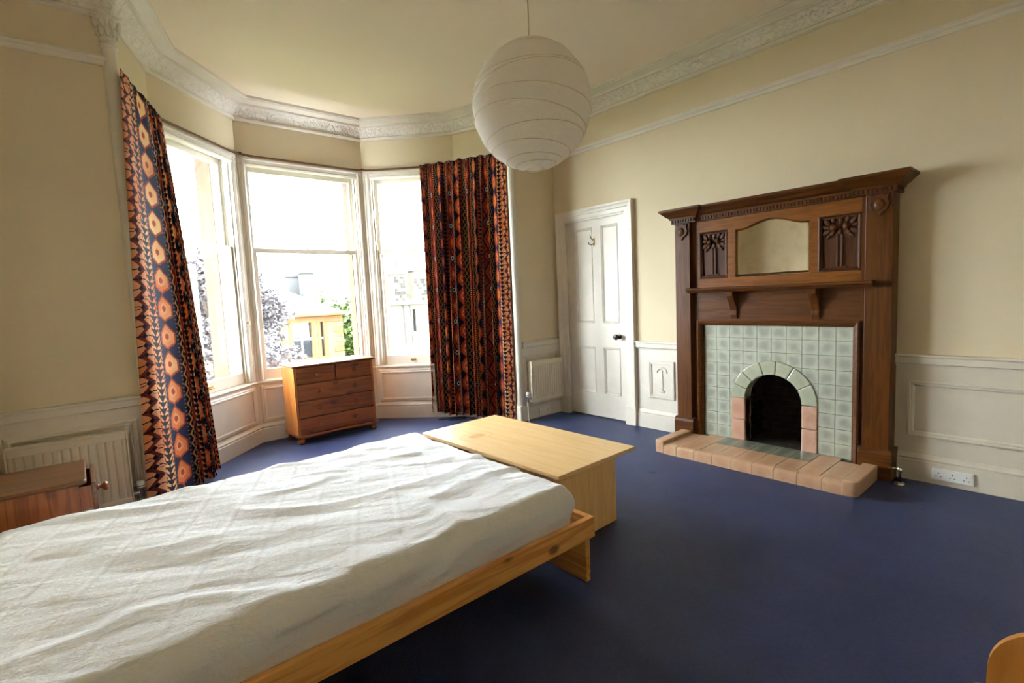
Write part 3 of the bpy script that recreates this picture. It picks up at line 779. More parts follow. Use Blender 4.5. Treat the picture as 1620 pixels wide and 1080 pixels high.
# carved tree panels
for a, b in ((1.022, 1.278), (1.920, 2.158)):
    cp = MB(**DA).box(a, b, 3.950, 3.98, 1.368, 1.748).build('carved_panel', OAK_D, mp)
    panel_frame('panel_moulding', DA, a, b, 1.368, 1.748, 3.950, OAK_D, cp, [(0, 0), (0, 0.026), (0.008, 0.028), (0.014, 0.016), (0.022, 0.014), (0.028, 0.0)])
    yc = (a+b)/2; h = (b-a)/0.256
    mb = MB(**DA)
    for s in (-1, 1): mb.box(yc+s*0.013*h-0.005, yc+s*0.013*h+0.005, 3.936, 3.952, 1.405, 1.615)
    mb.box(yc-0.008, yc+0.008, 3.942, 3.952, 1.40, 1.62); mb.box(yc-0.04*h, yc+0.04*h, 3.942, 3.952, 1.396, 1.408)
    mb.build('carved_trunk', OAK_D, cp, bevel=0.002)
    mb = MB(**DA)
    for (u, w, r, ang) in ((-0.085, 0.085, 0.034, 0.6), (0.085, 0.085, 0.034, -0.6), (-0.045, 0.10, 0.03, 0.2), (0.045, 0.10, 0.03, -0.2), (0, 0.092, 0.030, 0), (-0.090, 0.045, 0.030, 1.3), (0.090, 0.045, 0.030, -1.3),
                           (-0.088, 0.005, 0.034, 2.2), (0.088, 0.005, 0.034, -2.2), (-0.052, -0.005, 0.028, 2.6), (0.052, -0.005, 0.028, -2.6), (0, 0.0, 0.028, PI), (-0.072, -0.030, 0.024, 2.5), (0.072, -0.030, 0.024, -2.5)):
        f2 = MB(o=Vector((3.948, yc+u*h*0.92, 1.632+w*0.86)), a=(0, math.cos(ang), math.sin(ang)), b=(-1, 0, 0), c=(0, -math.sin(ang), math.cos(ang)))
        f2.ball((0, 0, 0), r*0.5, 0.012, r, 8, 6); mb.add(f2.v, f2.f)
    mb.build('carved_foliage', OAK_D, cp, True)
    for s in (-1, 1):
        MB(**DA).ball((yc+s*0.040*h, 3.938, 1.665), 0.023*h, 0.022, 0.024, 12, 8).build('carved_fruit', OAK_V, cp, True)
# shelf and brackets
sh = [(XF, 1.258), (3.832, 1.258), (3.824, 1.264), (3.812, 1.268), (3.806, 1.276), (3.792, 1.280), (3.790, 1.294), (3.796, 1.298), (XF, 1.298)]
MB(**DA).prism(sh, 0.930, 2.212, 'x').build('shelf', OAK_H, mp, bevel=0.002)
for yc in (1.285, 1.866):
    br = [(3.925, 1.045), (3.914, 1.045), (3.902, 1.075), (3.905, 1.110), (3.890, 1.150), (3.862, 1.190), (3.846, 1.215), (3.834, 1.225), (3.832, 1.258), (3.925, 1.258)]
    MB(**DA).prism(br, yc-0.026, yc+0.026, 'x').build('bracket', OAK_V, mp, bevel=0.003)
# cornice with breakfronts over the pilasters
path = [(2.372, XF), (2.372, 3.862), (2.160, 3.862), (2.160, 3.905), (1.045, 3.905), (1.045, 3.862), (0.822, 3.862), (0.822, XF)]
mb = MB(); mb.sweep([(x, y, 0) for y, x in path], (0, 0, 1), [(-0.0, 1.872), (-0.012, 1.872), (-0.014, 1.884), (-0.022, 1.890), (-0.034, 1.898), (-0.050, 1.916), (-0.066, 1.930), (-0.070, 1.936), (-0.076, 1.938), (-0.076, 1.954), (0.012, 1.956), (0.012, 1.872)])
co = mb.build('cornice', OAK_H, mp)
mb = MB(); mb.sweep([(x, y, 0) for y, x in path], (0, 0, 1), [(-0.002, 1.838), (-0.002, 1.874), (0.02, 1.874), (0.02, 1.838)]); mb.build('dentil_band', OAK_D, mp)
MB(**DA).box(0.83, 2.365, 3.90, XF, 1.84, 1.950).build('cornice_core', OAK_H, mp)
# dentils one by one
base = MB().box(-0.014, 0.0, -0.0075, 0.0075, 1.846, 1.868).mesh('dentil')
dent_me, dent_c = base; dent_me.materials.append(OAK_H)
def dent_run(ya, yb, x):
    k = int(abs(yb-ya)/0.0235)
    for q in range(k):
        y = ya + (yb-ya)*(q+0.5)/k
        o = bpy.data.objects.new('dentil', dent_me); COL.objects.link(o); o.location = (x+dent_c.x-0.001, y, dent_c.z); CENTRE[o.name] = Vector(o.location); adopt(o, mp)
dent_run(2.372, 2.160, 3.862); dent_run(2.150, 1.055, 3.905); dent_run(1.045, 0.822, 3.862)

# ------------------------------------------------------------------ tiled surround with arched grate
ts = empty('tiled_surround', (3.96, 1.6, 0)); tag(ts, 'sea-green glazed tile surround with an arched fire opening', 'fireplace')
TY0, TY1, TZ0, TZ1 = 1.060, 2.132, 0.064, 0.995
AY, AZ, RI, RO = 1.588, 0.412, 0.206, 0.312
NC, NR = 10, 9; tw, th = (TY1-TY0)/NC, (TZ1-TZ0)/NR
gap = 0.0016
tile_me, tile_c = MB().box(3.944, 3.962, -tw/2+gap, tw/2-gap, -th/2+gap, th/2-gap).mesh('tile'); tile_me.materials.append(TILE_G)
def piece(me, loc, parent, name, mod=None):
    o = bpy.data.objects.new(name, me); COL.objects.link(o); o.location = loc; CENTRE[o.name] = Vector(loc); adopt(o, parent)
    return o
RM = (RI+RO)/2
for c in range(NC):
    for r in range(NR):
        a, b, p, q = TY0+c*tw, TY0+(c+1)*tw, TZ0+r*th, TZ0+(r+1)*th
        jit = random.uniform(-0.0012, 0.0012)
        if b <= AY-RM+0.012 or a >= AY+RM-0.012 or p >= AZ+RM:
            o = piece(tile_me, (tile_c.x+jit, (a+b)/2, (p+q)/2), ts, 'tile'); continue
        # tiles cut by the arch
        K = 8; mb = MB(); any_ = False
        for k in range(K):
            ya, yb = a+gap+(tw-2*gap)*k/K, a+gap+(tw-2*gap)*(k+1)/K
            def arc(y): return AZ+math.sqrt(max(RM*RM-(y-AY)**2, 0)) if abs(y-AY) < RM else -1
            za, zb = max(p+gap, arc(ya)), max(p+gap, arc(yb))
            if abs((ya+yb)/2-AY) < RM and min(za, zb) >= q-gap: continue
            za, zb = min(za, q-gap), min(zb, q-gap)
            mb.prism([(ya, za), (yb, zb), (yb, q-gap), (ya, q-gap)], 3.944+jit, 3.962+jit, 'x'); any_ = True
        if any_ and max(abs(a-AY), abs(b-AY)) > RM-0.02 or q > AZ+RI and any_: mb.build('tile', TILE_G, ts)
mb = MB(); n = 24
arcp = [(AY-RI, 0.0)] + [(AY-RI*math.cos(PI*k/n), AZ+RI*math.sin(PI*k/n)) for k in range(n+1)] + [(AY+RI, 0.0)]
for k in range(len(arcp)-1):
    (ya, za), (yb, zb) = arcp[k], arcp[k+1]
    if yb-ya > 1e-6: mb.prism([(ya, za), (yb, zb), (yb, TZ1), (ya, TZ1)], 3.958, 4.02, 'x')
mb.box(3.958, 4.02, TY0, AY-RI, 0.0, TZ1); mb.box(3.958, 4.02, AY+RI, TY1, 0.0, TZ1)
mb.build('mortar_bed', GROUT, ts)
# ring of voussoirs, then pink blocks
V_ = [0.0, 0.17, 0.335, 0.47, 0.60, 0.76, 0.88, 1.0]
for k in range(len(V_)-1):
    t0, t1 = PI*V_[k]+0.006, PI*V_[k+1]-0.006; m_ = 6
    poly_ = [(AY-RO*math.cos(t0+(t1-t0)*j/m_), AZ+RO*math.sin(t0+(t1-t0)*j/m_)) for j in range(m_+1)] + [(AY-RI*math.cos(t1+(t0-t1)*j/m_), AZ+RI*math.sin(t1+(t0-t1)*j/m_)) for j in range(m_+1)]
    MB().prism(poly_, 3.934, 4.05, 'x').build('arch_brick', TILE_A, ts, bevel=0.006)
for s0, s1 in ((AY-RO, AY-RI), (AY+RI, AY+RO)):
    for a, b in ((0.066, 0.238), (0.241, AZ-0.002)):
        MB().box(3.934, 4.05, s0, s1, a, b).build('jamb_brick', TILE_P, ts, bevel=0.008)
# fire chamber of sooty bricks
fb = empty('firebox', (4.1, AY, 0.06)); CENTRE[fb.name] = Vector((4.1, AY, 0.06)); adopt(fb, ts)
fb['label'] = 'soot-blackened brick fire chamber'
bk_me, bk_c = MB().box(-0.03, 0.03, -0.062, 0.062, -0.023, 0.023).mesh('brick'); bk_me.materials.append(SOOT)
sd_me, sd_c = MB().box(-0.062, 0.062, -0.03, 0.03, -0.023, 0.023).mesh('brick'); sd_me.materials.append(SOOT)
for r in range(11):
    z = 0.09+r*0.050
    for c in range(5):
        y = 1.335+c*0.128+(0.064 if r % 2 else 0)
        if y < 1.86: piece(bk_me, (4.30+random.uniform(-.004, .004), y, z), fb, 'brick')
    for c in range(3):
        x = 4.115+c*0.128+(0.064 if r % 2 else 0)
        if x < 4.29:
            for y in (1.352, 1.818): piece(sd_me, (x, y+random.uniform(-.003, .003), z), fb, 'brick')
MB().box(3.99, 4.40, 1.22, 1.94, 0.640, 0.70).build('lintel', SOOT, fb)
MB().box(4.325, 4.40, 1.22, 1.94, 0, 0.70).build('back_mortar', SOOT, fb)
for a, b in ((1.22, 1.330), (1.842, 1.94)): MB().box(4.022, 4.40, a, b, 0.0, 0.70).build('side_mortar', SOOT, fb)
MB().box(3.95, 4.40, 1.385, 1.785, 0.0, 0.066).build('grate_floor', SOOT, fb)

# ------------------------------------------------------------------ hearth
he = empty('hearth', (3.68, 1.59, 0)); tag(he, 'low pink tiled hearth with raised ends in front of the fireplace', 'hearth')
HX0, HX1, HY0, HY1, HZ = 3.425, 3.940, 0.890, 2.290, 0.076
MB().box(HX0+0.012, 3.858, HY0+0.06, HY1-0.06, 0.0, HZ-0.014).box(3.858, 3.932, 1.035, 2.165, 0.0, HZ-0.014).build('bed', DGROUT, he)
kp = [(HX0, 0.0), (HX0, HZ-0.018), (HX0+0.005, HZ-0.006), (HX0+0.018, HZ), (HX0+0.050, HZ), (HX0+0.050, HZ-0.02), (HX0+0.020, HZ-0.02), (HX0+0.020, 0)]
NK = 9; w = (HY1-HY0-0.10)/NK
for k in range(NK):
    MB(**DA).prism(kp, HY0+0.05+k*w+gap*0.95, HY0+0.05+(k+1)*w-gap*0.95, 'x').build('kerb_tile', TILE_H, he, True, angle=50)
for yy0, yy1 in ((HY0, HY0+0.085), (HY1-0.085, HY1)):
    # raised end: rounded block
    mb = MB(); r = 0.035; pts = []
    x0, x1 = HX0-0.004, 3.845
    for cx, cy, a0 in ((x1, yy1, None), (x0, yy1, 90), (x0, yy0, 180), (x1, yy0, None)):
        if a0 is None: pts.append((cx, cy)); continue
        rr = r if (yy0 == HY0 and a0 == 180) or (yy0 != HY0 and a0 == 90) else 0.008
        ox, oy = x0+rr, (yy1-rr if a0 == 90 else yy0+rr)
        for q in range(7):
            t = math.radians(a0+90*q/6); pts.append((ox+rr*math.cos(t), oy+rr*math.sin(t)))
    mb.prism(pts, 0.0, HZ+0.024); mb.build('end_kerb', TILE_H, he, True, bevel=0.010, seg=3, angle=50)
rows = [(HX0+0.052, 3.715), (3.717, 3.938)]; NT = 9; w = (HY1-HY0-0.17)/NT
for ri, (a, b) in enumerate(rows):
    for k in range(NT):
        ya, yb = HY0+0.085+k*w+gap*0.9, HY0+0.085+(k+1)*w-gap*0.9
        mt = TILE_D if ri == 1 and 1 < k < 7 else TILE_H
        MB().box(a, 3.858 if (ri == 1 and k in (0, NT-1)) else min(b, 3.932), ya, yb, HZ-0.016, HZ-0.001+random.uniform(-.0006, .0006)).build('hearth_tile', mt, he, bevel=0.0015, seg=1)

# ------------------------------------------------------------------ gas tap, sockets
gt = empty('gas_tap', (3.86, 0.778, 0)); tag(gt, 'small chromed gas tap standing on the carpet by the mantelpiece', 'gas tap')
MB().lathe([(0.004, 0.0), (0.030, 0.001), (0.028, 0.006), (0.010, 0.010)], (3.86, 0.778, 0), 'z', 16).build('base_plate', METAL, gt, True)
MB().tube([(3.86, 0.778, 0.004), (3.86, 0.778, 0.085)], 0.009, 12).build('pipe', METAL, gt, True)
MB().lathe([(0.014, 0.078), (0.015, 0.100), (0.011, 0.106)], (3.86, 0.778, 0), 'z', 12).build('tap_head', METAL, gt, True)
MB().tube([(3.86, 0.778, 0.096), (3.852, 0.815, 0.099)], 0.007, 10).build('lever', METAL, gt, True)

def socket(name, fr, s0, s1, z0, z1, t, n, label):
    o = MB(**fr).box(s0, s1, t-0.010, t+0.002, z0, z1).build(name, PLASTW, None, bevel=0.003); tag(o, label, 'socket')
    wd = (s1-s0)/n; h = z1-z0; dirn = -1 if fr.get('a') else 1
    for k in range(n):
        c = s0+wd*(k+0.5)
        MB(**fr).box(c-dirn*(-0.016)-0.007, c-dirn*(-0.016)+0.007, t-0.014, t-0.009, z0+h*0.72, z0+h*0.90).build('rocker_switch', PLASTW, o, bevel=0.001)
        for (a, b, ww, hh) in ((0.0, 0.62, 0.0022, 0.005), (-0.011, 0.34, 0.0042, 0.0022), (0.011, 0.34, 0.0042, 0.0022)):
            MB(**fr).box(c+a-ww, c+a+ww, t-0.0108, t-0.009, z0+h*b-hh, z0+h*b+hh).build('pin_slot', BLACK, o)
    return o
socket('triple_socket', FR, 0.442, 0.641, 0.032, 0.106, -0.026, 3, 'white triple wall socket on the skirting past the mantelpiece')
socket('double_socket', dict(o=(0, YW, 0)), 3.640, 3.800, 0.022, 0.098, -0.026, 2, 'white double wall socket under the small radiator')

# ------------------------------------------------------------------ radiators
def radiator(x0, x1, z0, z1, valve_x, valve_z, flutes, label):
    t = empty('radiator', ((x0+x1)/2, 3.80, z0)); tag(t, label, 'radiator')
    yf = 3.785; yb = 3.835
    n = flutes*8; pts = []
    for z, dep in ((z0+0.030, 0), (z0+0.055, 1), (z1-0.075, 1), (z1-0.050, 0)):
        for k in range(n+1):
            u = k/n; ph = (u*flutes) % 1.0
            g = max(0.0, 1-abs(ph-0.5)/0.22)*0.011*dep if 0.02 < u < 0.98 else 0
            pts.append(Vector((x0+0.010+(x1-x0-0.020)*u, yf+g, z)))
    mb = MB(); mb.grid(pts, n+1, 4); pn = mb.build('fluted_panel', RADW, t, True, recalc=False, angle=30)
    MB().box(x0+0.006, x1-0.006, yf+0.014, yb, z0+0.004, z1-0.030).build('back_panel', RADW, t)
    MB().box(x0+0.004, x1-0.004, yf-0.002, yf+0.016, z0, z0+0.034).build('bottom_rail', RADW, t, bevel=0.005)
    MB().box(x0+0.004, x1-0.004, yf-0.002, yf+0.016, z1-0.054, z1-0.010).build('top_rail', RADW, t, bevel=0.005)
    MB().box(x0-0.002, x1+0.002, yf-0.004, yb+0.004, z1-0.016, z1).build('top_grille', RADW, t, bevel=0.004)
    for a in (x0-0.003, x1-0.006): MB().box(a, a+0.009, yf-0.002, yb+0.003, z0+0.01, z1-0.006).build('side_panel', RADW, t, bevel=0.003)
    for a in (x0+0.10, x1-0.14): MB().box(a, a+0.035, yb, YW-0.006, z0+0.08, z1-0.10).build('wall_bracket', RADW, t)
    s = 1 if valve_x > x1 else -1
    v = MB().lathe([(0.010, -0.03), (0.014, -0.025), (0.014, 0.02), (0.018, 0.024), (0.018, 0.030), (0.010, 0.034)], (valve_x, 3.80, valve_z), 'z', 14).build('valve', METAL, t, True)
    MB().lathe([(0.012, 0.028), (0.019, 0.032), (0.020, 0.064), (0.017, 0.070), (0.006, 0.072)], (valve_x, 3.80, valve_z), 'z', 16).build('valve_cap', PLASTW, v, True)
    MB().lathe([(0.0205, 0.040), (0.0205, 0.044)], (valve_x, 3.80, valve_z), 'z', 16).build('cap_ring', BLACK, v, True)
    MB().tube([(valve_x, 3.80, valve_z), ((x1 if s > 0 else x0)-s*0.004, 3.80, valve_z)], 0.010, 10).build('union', METAL, v, True)
    MB().tube([(valve_x, 3.80, 0.0), (valve_x, 3.80, valve_z-0.02)], 0.0075, 10).build('pipe', WHITE, t, True)
    if s < 0:
        MB().tube([(valve_x, 3.84, valve_z+0.05), (valve_x, 3.845, z1-0.06), (x0+0.004, 3.83, z1-0.05)], 0.006, 8).build('bleed_pipe', RADW, t, True)
    else:
        MB().tube([(valve_x-0.012, 3.85, valve_z-0.05), (valve_x-0.016, 3.85, z1-0.03)], 0.006, 8).build('bleed_pipe', RADW, t, True)
    return t
radiator(-0.365, 0.158, 0.160, 0.604, 0.200, 0.205, 13, 'cream panel radiator under the dado beside the bedside cabinet')
radiator(3.494, 3.948, 0.180, 0.622, 3.440, 0.235, 13, 'small cream panel radiator between the wide curtain and the door')

# ------------------------------------------------------------------ curtains
def lerp_path(pts, u):
    Ls = [(Vector(pts[i+1])-Vector(pts[i])).length for i in range(len(pts)-1)]; T = sum(Ls); d = u*T
    for i, l in enumerate(Ls):
        if d <= l or i == len(Ls)-1: return Vector(pts[i]).lerp(Vector(pts[i+1]), min(d/l, 1.0))
        d -= l
def curtain(name, top, bot, ztop, zbot, segs, mat, lin, label, seed, flip):
    """segs: (share of the width reached, cloth length, folds, depth of folds)"""
    root = empty(name, (*((Vector(top[0])+Vector(top[-1]))/2), zbot(0.5))); tag(root, label, 'curtain', 'patterned bay curtains')
    folds = sum(q[2] for q in segs); flat = sum(q[1] for q in segs)
    nv = 90; rnd = random.Random(seed); ph = [rnd.uniform(-0.5, 0.5) for _ in range(6)]
    U = []                                          # (u, cloth, fold phase, depth)
    u0 = c0 = w0 = 0.0
    for (ue, cl_, nf, am_) in segs:
        k = max(12, int(nf*16))
        for i in range(k + (1 if ue >= 1 else 0)): U.append((u0+(ue-u0)*i/k, c0+cl_*i/k, w0+nf*i/k, am_))
        u0, c0, w0 = ue, c0+cl_, w0+nf
    n = len(U); amps = [sum(U[min(max(i+q, 0), n-1)][3] for q in range(-8, 9))/17 for i in range(n)]
    pts, uvs = [], []
    def at(path, u): return lerp_path(path, min(max(u, 0), 1))
    for j in range(nv+1):
        t = j/nv; e = t**0.85
        for i, (u, cl_, w, _) in enumerate(U):
            uu = u + 0.006*math.sin(u*23+ph[1]*6+t*1.5)*(1 if 0 < i < n-1 else 0)
            p = at(top, uu).lerp(at(bot, uu), e)
            tg = (at(top, uu+0.01).lerp(at(bot, uu+0.01), e)-at(top, uu-0.01).lerp(at(bot, uu-0.01), e)).normalized(); nn = Vector((tg.y, -tg.x))
            am = amps[i]*(0.55+0.45*min(1, t*1.6))*(0.85+0.3*math.sin(w*2.1+ph[2]*6))
            ww = w + 0.08*math.sin(t*3.0+w*1.3) + ph[3]
            k = min(1, max(0, (t-0.03)/0.10))
            dis = 0.005*(1-k)*math.sin(2*PI*ww*3.0) + am*(0.4+0.6*k)*math.sin(2*PI*ww)
            side = am*0.42*math.cos(2*PI*ww)*min(1, t*5)*(0 if i in (0, n-1) else 1)
            q = p + nn*(dis+0.010) + tg*side
            pts.append(Vector((q.x, q.y, ztop(u) + (zbot(u)-ztop(u))*t))); uvs.append(((flat-cl_) if flip else cl_, t*2.65))
    mb = MB(); mb.grid(pts, n, nv+1); mb.uv = uvs
    cl = mb.build('cloth', mat, root, True, recalc=False, angle=180)
    so = cl.modifiers.new('thickness', 'SOLIDIFY'); so.thickness = 0.004; so.offset = 0
    # pale lining behind the cloth
    pts2 = []; cols = list(range(0, n, 4)); cols[-1] = n-1
    for j in range(0, nv+1, 3):
        t = j/nv
        for i in cols:
            u = U[i][0]; k = j*n+i
            p = at(top, u).lerp(at(bot, u), t**0.85)
            tg = (at(bot, u+0.02)-at(bot, u-0.02)).normalized(); nn = Vector((tg.y, -tg.x))
            q = Vector((pts[k].x, pts[k].y))*0.3 + p*0.7 - nn*0.032
            if i == 0: q = q - tg*0.020*min(1, t*1.2) if lin else q + tg*0.03
            pts2.append(Vector((q.x, q.y, min(pts[k].z + 0.03*t, ztop(u)-0.01))))
    mb = MB(); mb.grid(pts2, len(cols), nv//3+1); lo = mb.build('lining', LINING, root, True, recalc=False, angle=180)
    lo['label'] = 'off-white curtain lining'
    return root
LINING = plain('curtain_lining', srgb(226, 220, 208), 0.9, 0.1)
CUR_A = mat_curtain('woven_kilim_cloth_narrow', -0.065)
CUR_B = mat_curtain('woven_kilim_cloth_wide', -0.065, True)
curtain('patterned_curtain', [(0.312, 3.800), (0.425, 4.09), (0.575, 4.475)], [(0.216, 3.790), (0.296, 3.806), (0.42, 4.00), (0.735, 4.545)],
        lambda u: 2.735-0.03*u, lambda u: 0.03+0.02*math.sin(u*20), [(0.56, 0.275, 1.0, 0.012), (1.0, 0.80, 5.5, 0.030)], CUR_A, False,
        'narrow navy and orange patterned curtain by the slender column, beside the bedside radiator', 3, False)
curtain('patterned_curtain', [(2.915, 4.775), (3.085, 4.500), (3.372, 3.905)], [(2.910, 4.780), (3.060, 4.480), (3.345, 3.900)],
        lambda u: 2.735-0.006*math.sin(u*50), lambda u: 0.055-0.03*u+0.012*math.sin(u*17), [(0.86, 1.90, 10.5, 0.042), (1.0, 0.19, 0.9, 0.016)], CUR_B, True,
        'wide rust and navy patterned curtain between the bay windows and the small radiator', 5, True)

# black cable coiled on the carpet behind the wide curtain
mb = MB(); mb.tube([(2.86, 4.62, 0.006), (2.96, 4.55, 0.008), (3.05, 4.50, 0.012), (3.12, 4.46, 0.008), (3.08, 4.42, 0.007), (2.99, 4.46, 0.007), (2.92, 4.50, 0.006)], 0.006, 8)
tag(mb.build('black_cable', BLACK, None, True), 'short black cable lying on the carpet under the wide curtain', 'cable')

# ------------------------------------------------------------------ chest of drawers
ch = empty('chest_of_drawers', (1.86, 4.98, 0)); tag(ch, 'orange pine chest of five drawers standing in the bay', 'chest of drawers')
cx0, cx1, cy0, cy1 = 1.462, 2.244, 4.832, 5.185; zb, zt = 0.088, 0.728
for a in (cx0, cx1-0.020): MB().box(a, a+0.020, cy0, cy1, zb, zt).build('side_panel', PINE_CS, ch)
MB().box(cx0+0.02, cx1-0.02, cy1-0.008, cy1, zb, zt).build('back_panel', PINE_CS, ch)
MB().prism([(cx0-0.020, cy0-0.028), (cx1+0.020, cy0-0.028), (cx1+0.020, cy1), (cx0-0.020, cy1)], zt, zt+0.020).build('top', PINE_CH, ch, bevel=0.008, seg=3)
MB().prism([(cx0-0.018, cy0-0.026), (cx1+0.018, cy0-0.026), (cx1+0.018, cy1), (cx0-0.018, cy1)], zb-0.022, zb).build('base_moulding', PINE_CH, ch, bevel=0.008, seg=3)
# shaped apron line under the base
ap = [(cx0+0.02, zb-0.022), (cx0+0.02, zb-0.036)]
for k in range(13): ap.append((cx0+0.06+(cx1-cx0-0.12)*k/12, zb-0.034+0.010*math.sin(PI*k/12)))
ap += [(cx1-0.02, zb-0.036), (cx1-0.02, zb-0.022)]
MB().prism(ap, cy0-0.012, cy0+0.004, 'y').build('apron', PINE_CH, ch)
for x in (cx0+0.03, cx1-0.03):
    for y in (cy0+0.02, cy1-0.05):
        MB().lathe([(0.022, 0.0), (0.034, 0.010), (0.036, 0.028), (0.028, 0.044), (0.022, 0.050), (0.030, 0.058), (0.030, 0.068)], (x, y, 0), 'z', 18).build('bun_foot', PINE_CH, ch, True)
MB().box(cx0+0.02, cx1-0.02, cy0+0.055, cy1-0.01, zb, zt-0.002).build('carcass', PINE_CS, ch)
hs = [0.155, 0.158, 0.156, 0.152]; z = zt-0.006; g = 0.007
def drawer(x0, x1, z0, z1, kx, pull=0.0):
    dr = MB().box(x0, x1, cy0-0.004-pull, cy0+0.02, z0, z1).build('drawer', PINE_CH, ch, bevel=0.003)
    for k in kx:
        MB(o=(k, cy0-0.004-pull, (z0+z1)/2), a=(1, 0, 0), b=(0, 0, 1), c=(0, -1, 0)).lathe([(0.008, -0.002), (0.009, 0.008), (0.018, 0.014), (0.021, 0.022), (0.017, 0.029), (0.005, 0.032)], (0, 0, 0), 'z', 16).build('knob', PINE_CH, dr, True)
inx0, inx1 = cx0+0.022, cx1-0.022; mid = (inx0+inx1)/2
tot = zt-zb-0.012; sc_ = (tot-3*g)/sum(hs)
for k, h in enumerate(hs):
    h *= sc_
    if k == 0:
        drawer(inx0, mid-0.006, z-h, z, [(inx0+mid)/2]); drawer(mid+0.006, inx1, z-h, z, [(inx1+mid)/2])
    else: drawer(inx0, inx1, z-h, z, [inx0+0.185, inx1-0.185], 0.010 if k == 3 else 0.0)
    z -= h+g

# ------------------------------------------------------------------ bed and mattress
bed = empty('bed_frame', (0.68, 2.15, 0)); tag(bed, 'low honey pine bed frame under the bare mattress', 'bed')
bx0, bx1, by0, by1 = -0.40, 1.690, 1.452, 2.900
ang = math.radians(1.0)
MB().box(bx0, bx1, by0, by0+0.030, 0.196, 0.290).build('side_rail', PINE_BED, bed, bevel=0.003)
MB().box(bx0, bx1, by1-0.030, by1, 0.196, 0.290).build('side_rail', PINE_BED, bed, bevel=0.003)
for a in (bx0, bx1-0.030): MB().box(a, a+0.030, by0+0.030, by1-0.030, 0.196, 0.290).build('end_rail', PINE_BEDY, bed, bevel=0.003)
for x in (bx0+0.06, bx1-0.062):
    for a, b in ((by0+0.004, by0+0.29), (by1-0.29, by1-0.004)): MB().box(x, x+0.028, a, b, 0.0, 0.196).build('leg', PINE_BEDY, bed, bevel=0.003)
sl_me, sl_c = MB().box(-0.035, 0.035, by0+0.03, by1-0.03, 0.205, 0.222).mesh('slat'); sl_me.materials.append(PINE_BEDY)
for k in range(14): piece(sl_me, (bx0+0.12+k*0.140, sl_c.y, sl_c.z), bed, 'slat')

def mattress():
    X0, X1, Y0, Y1, ZT, ZB, R = -0.345, 1.600, 1.486, 2.862, 0.452, 0.222, 0.055
    cx, cy = (X0+X1)/2, (Y0+Y1)/2; hx, hy = (X1-X0)/2, (Y1-Y0)/2
    st = 0.0115; ext = R*(PI/2-1) + (ZT-ZB-R)
    nx, ny = int(2*(hx+ext)/st), int(2*(hy+ext)/st)
    def tri(t): return abs((t % 1.0)-0.5)*2
    pts = []
    for j in range(ny+1):
        for i in range(nx+1):
            ax, ay = -(hx+ext)+2*(hx+ext)*i/nx, -(hy+ext)+2*(hy+ext)*j/ny
            qx, qy = max(abs(ax)-(hx-R), 0), max(abs(ay)-(hy-R), 0); rad = math.hypot(qx, qy)
            bx, by = math.copysign(min(abs(ax), hx-R), ax), math.copysign(min(abs(ay), hy-R), ay)
            if rad > 0: dx, dy = math.copysign(qx/rad, ax), math.copysign(qy/rad, ay)
            else: dx = dy = 0
            lim = R*PI/2
            if qx > 0 and qy > 0: rad = min(rad, lim+(ZT-ZB-R))
            th = min(rad/R, PI/2); down = max(rad-lim, 0)
            x, y, z = bx+dx*R*math.sin(th), by+dy*R*math.sin(th), ZT-R*(1-math.cos(th))-down
            nrm = Vector((dx*math.sin(th), dy*math.sin(th), math.cos(th)))
            # quilting stitches: a diamond lattice pressed into the cover
            s1, s2 = (ax*0.62+ay)/0.19, (ax*1.35-ay*0.62)/0.24
            q = min(tri(s1), tri(s2)); flat = 1.0 if down <= 0 else max(0, 1-down/0.03)
            disp = -0.0040*math.exp(-(q/0.055)**2)*flat
            # rumples: long soft creases running lengthwise, finer crinkles across
            v = Vector((ax*1.2+0.4*math.sin(ay*3), ay*4.2, 0.3)); n1 = noise.noise(v*1.6); n2 = noise.noise(Vector((ax*6+ay*2, ay*16-ax*3, 2.1)))
            n3 = noise.noise(Vector((ax*2.0-ay*2.4, ay*9.0+ax*5.0, 7.7)))
            n4 = noise.noise(Vector((ax*3.2+ay*1.5, ay*26+ax*7, 9.1))); n5 = noise.noise(Vector((ax*1.1-ay*0.8, ay*2.6+ax*1.4, 4.2)))
            disp += flat*(0.0055*(1-abs(n1)*2.2)*0.6 + 0.0022*n2 + 0.0036*(1-abs(n3)*2) + 0.0020*n4 + 0.010*max(0, 1-abs(n5)*7))
            if down > 0 or th > 1.0:
                k = min(1, max(0, (th-1.0)/0.5)); along = ax if abs(dy) > abs(dx) else ay
                sgn = 1 if abs(dy) > abs(dx) else -1
                fold = math.sin(along*21+down*sgn*34+2.2*noise.noise(Vector((along*2.2, 0, 5)))) * (0.5+0.5*noise.noise(Vector((along*1.7, 3, 1))))
                hi_ = min(1, max(0, (z-0.285)/0.05))
                disp += k*hi_*(0.011*fold + 0.007*noise.noise(Vector((along*9+down*14, down*20, 4.4))) + 0.016*math.sin(PI*min(1, (z-0.28)/0.17)))
            p = Vector((cx+x, cy+y, z)) + nrm*disp
            pts.append(p)
    mb = MB(); mb.grid(pts, nx+1, ny+1)
    o = mb.build('mattress', SHEET, None, True, recalc=False, angle=180)
    tag(o, 'double mattress in a rumpled white quilted protector on the pine bed', 'mattress')
    return o
mattress()

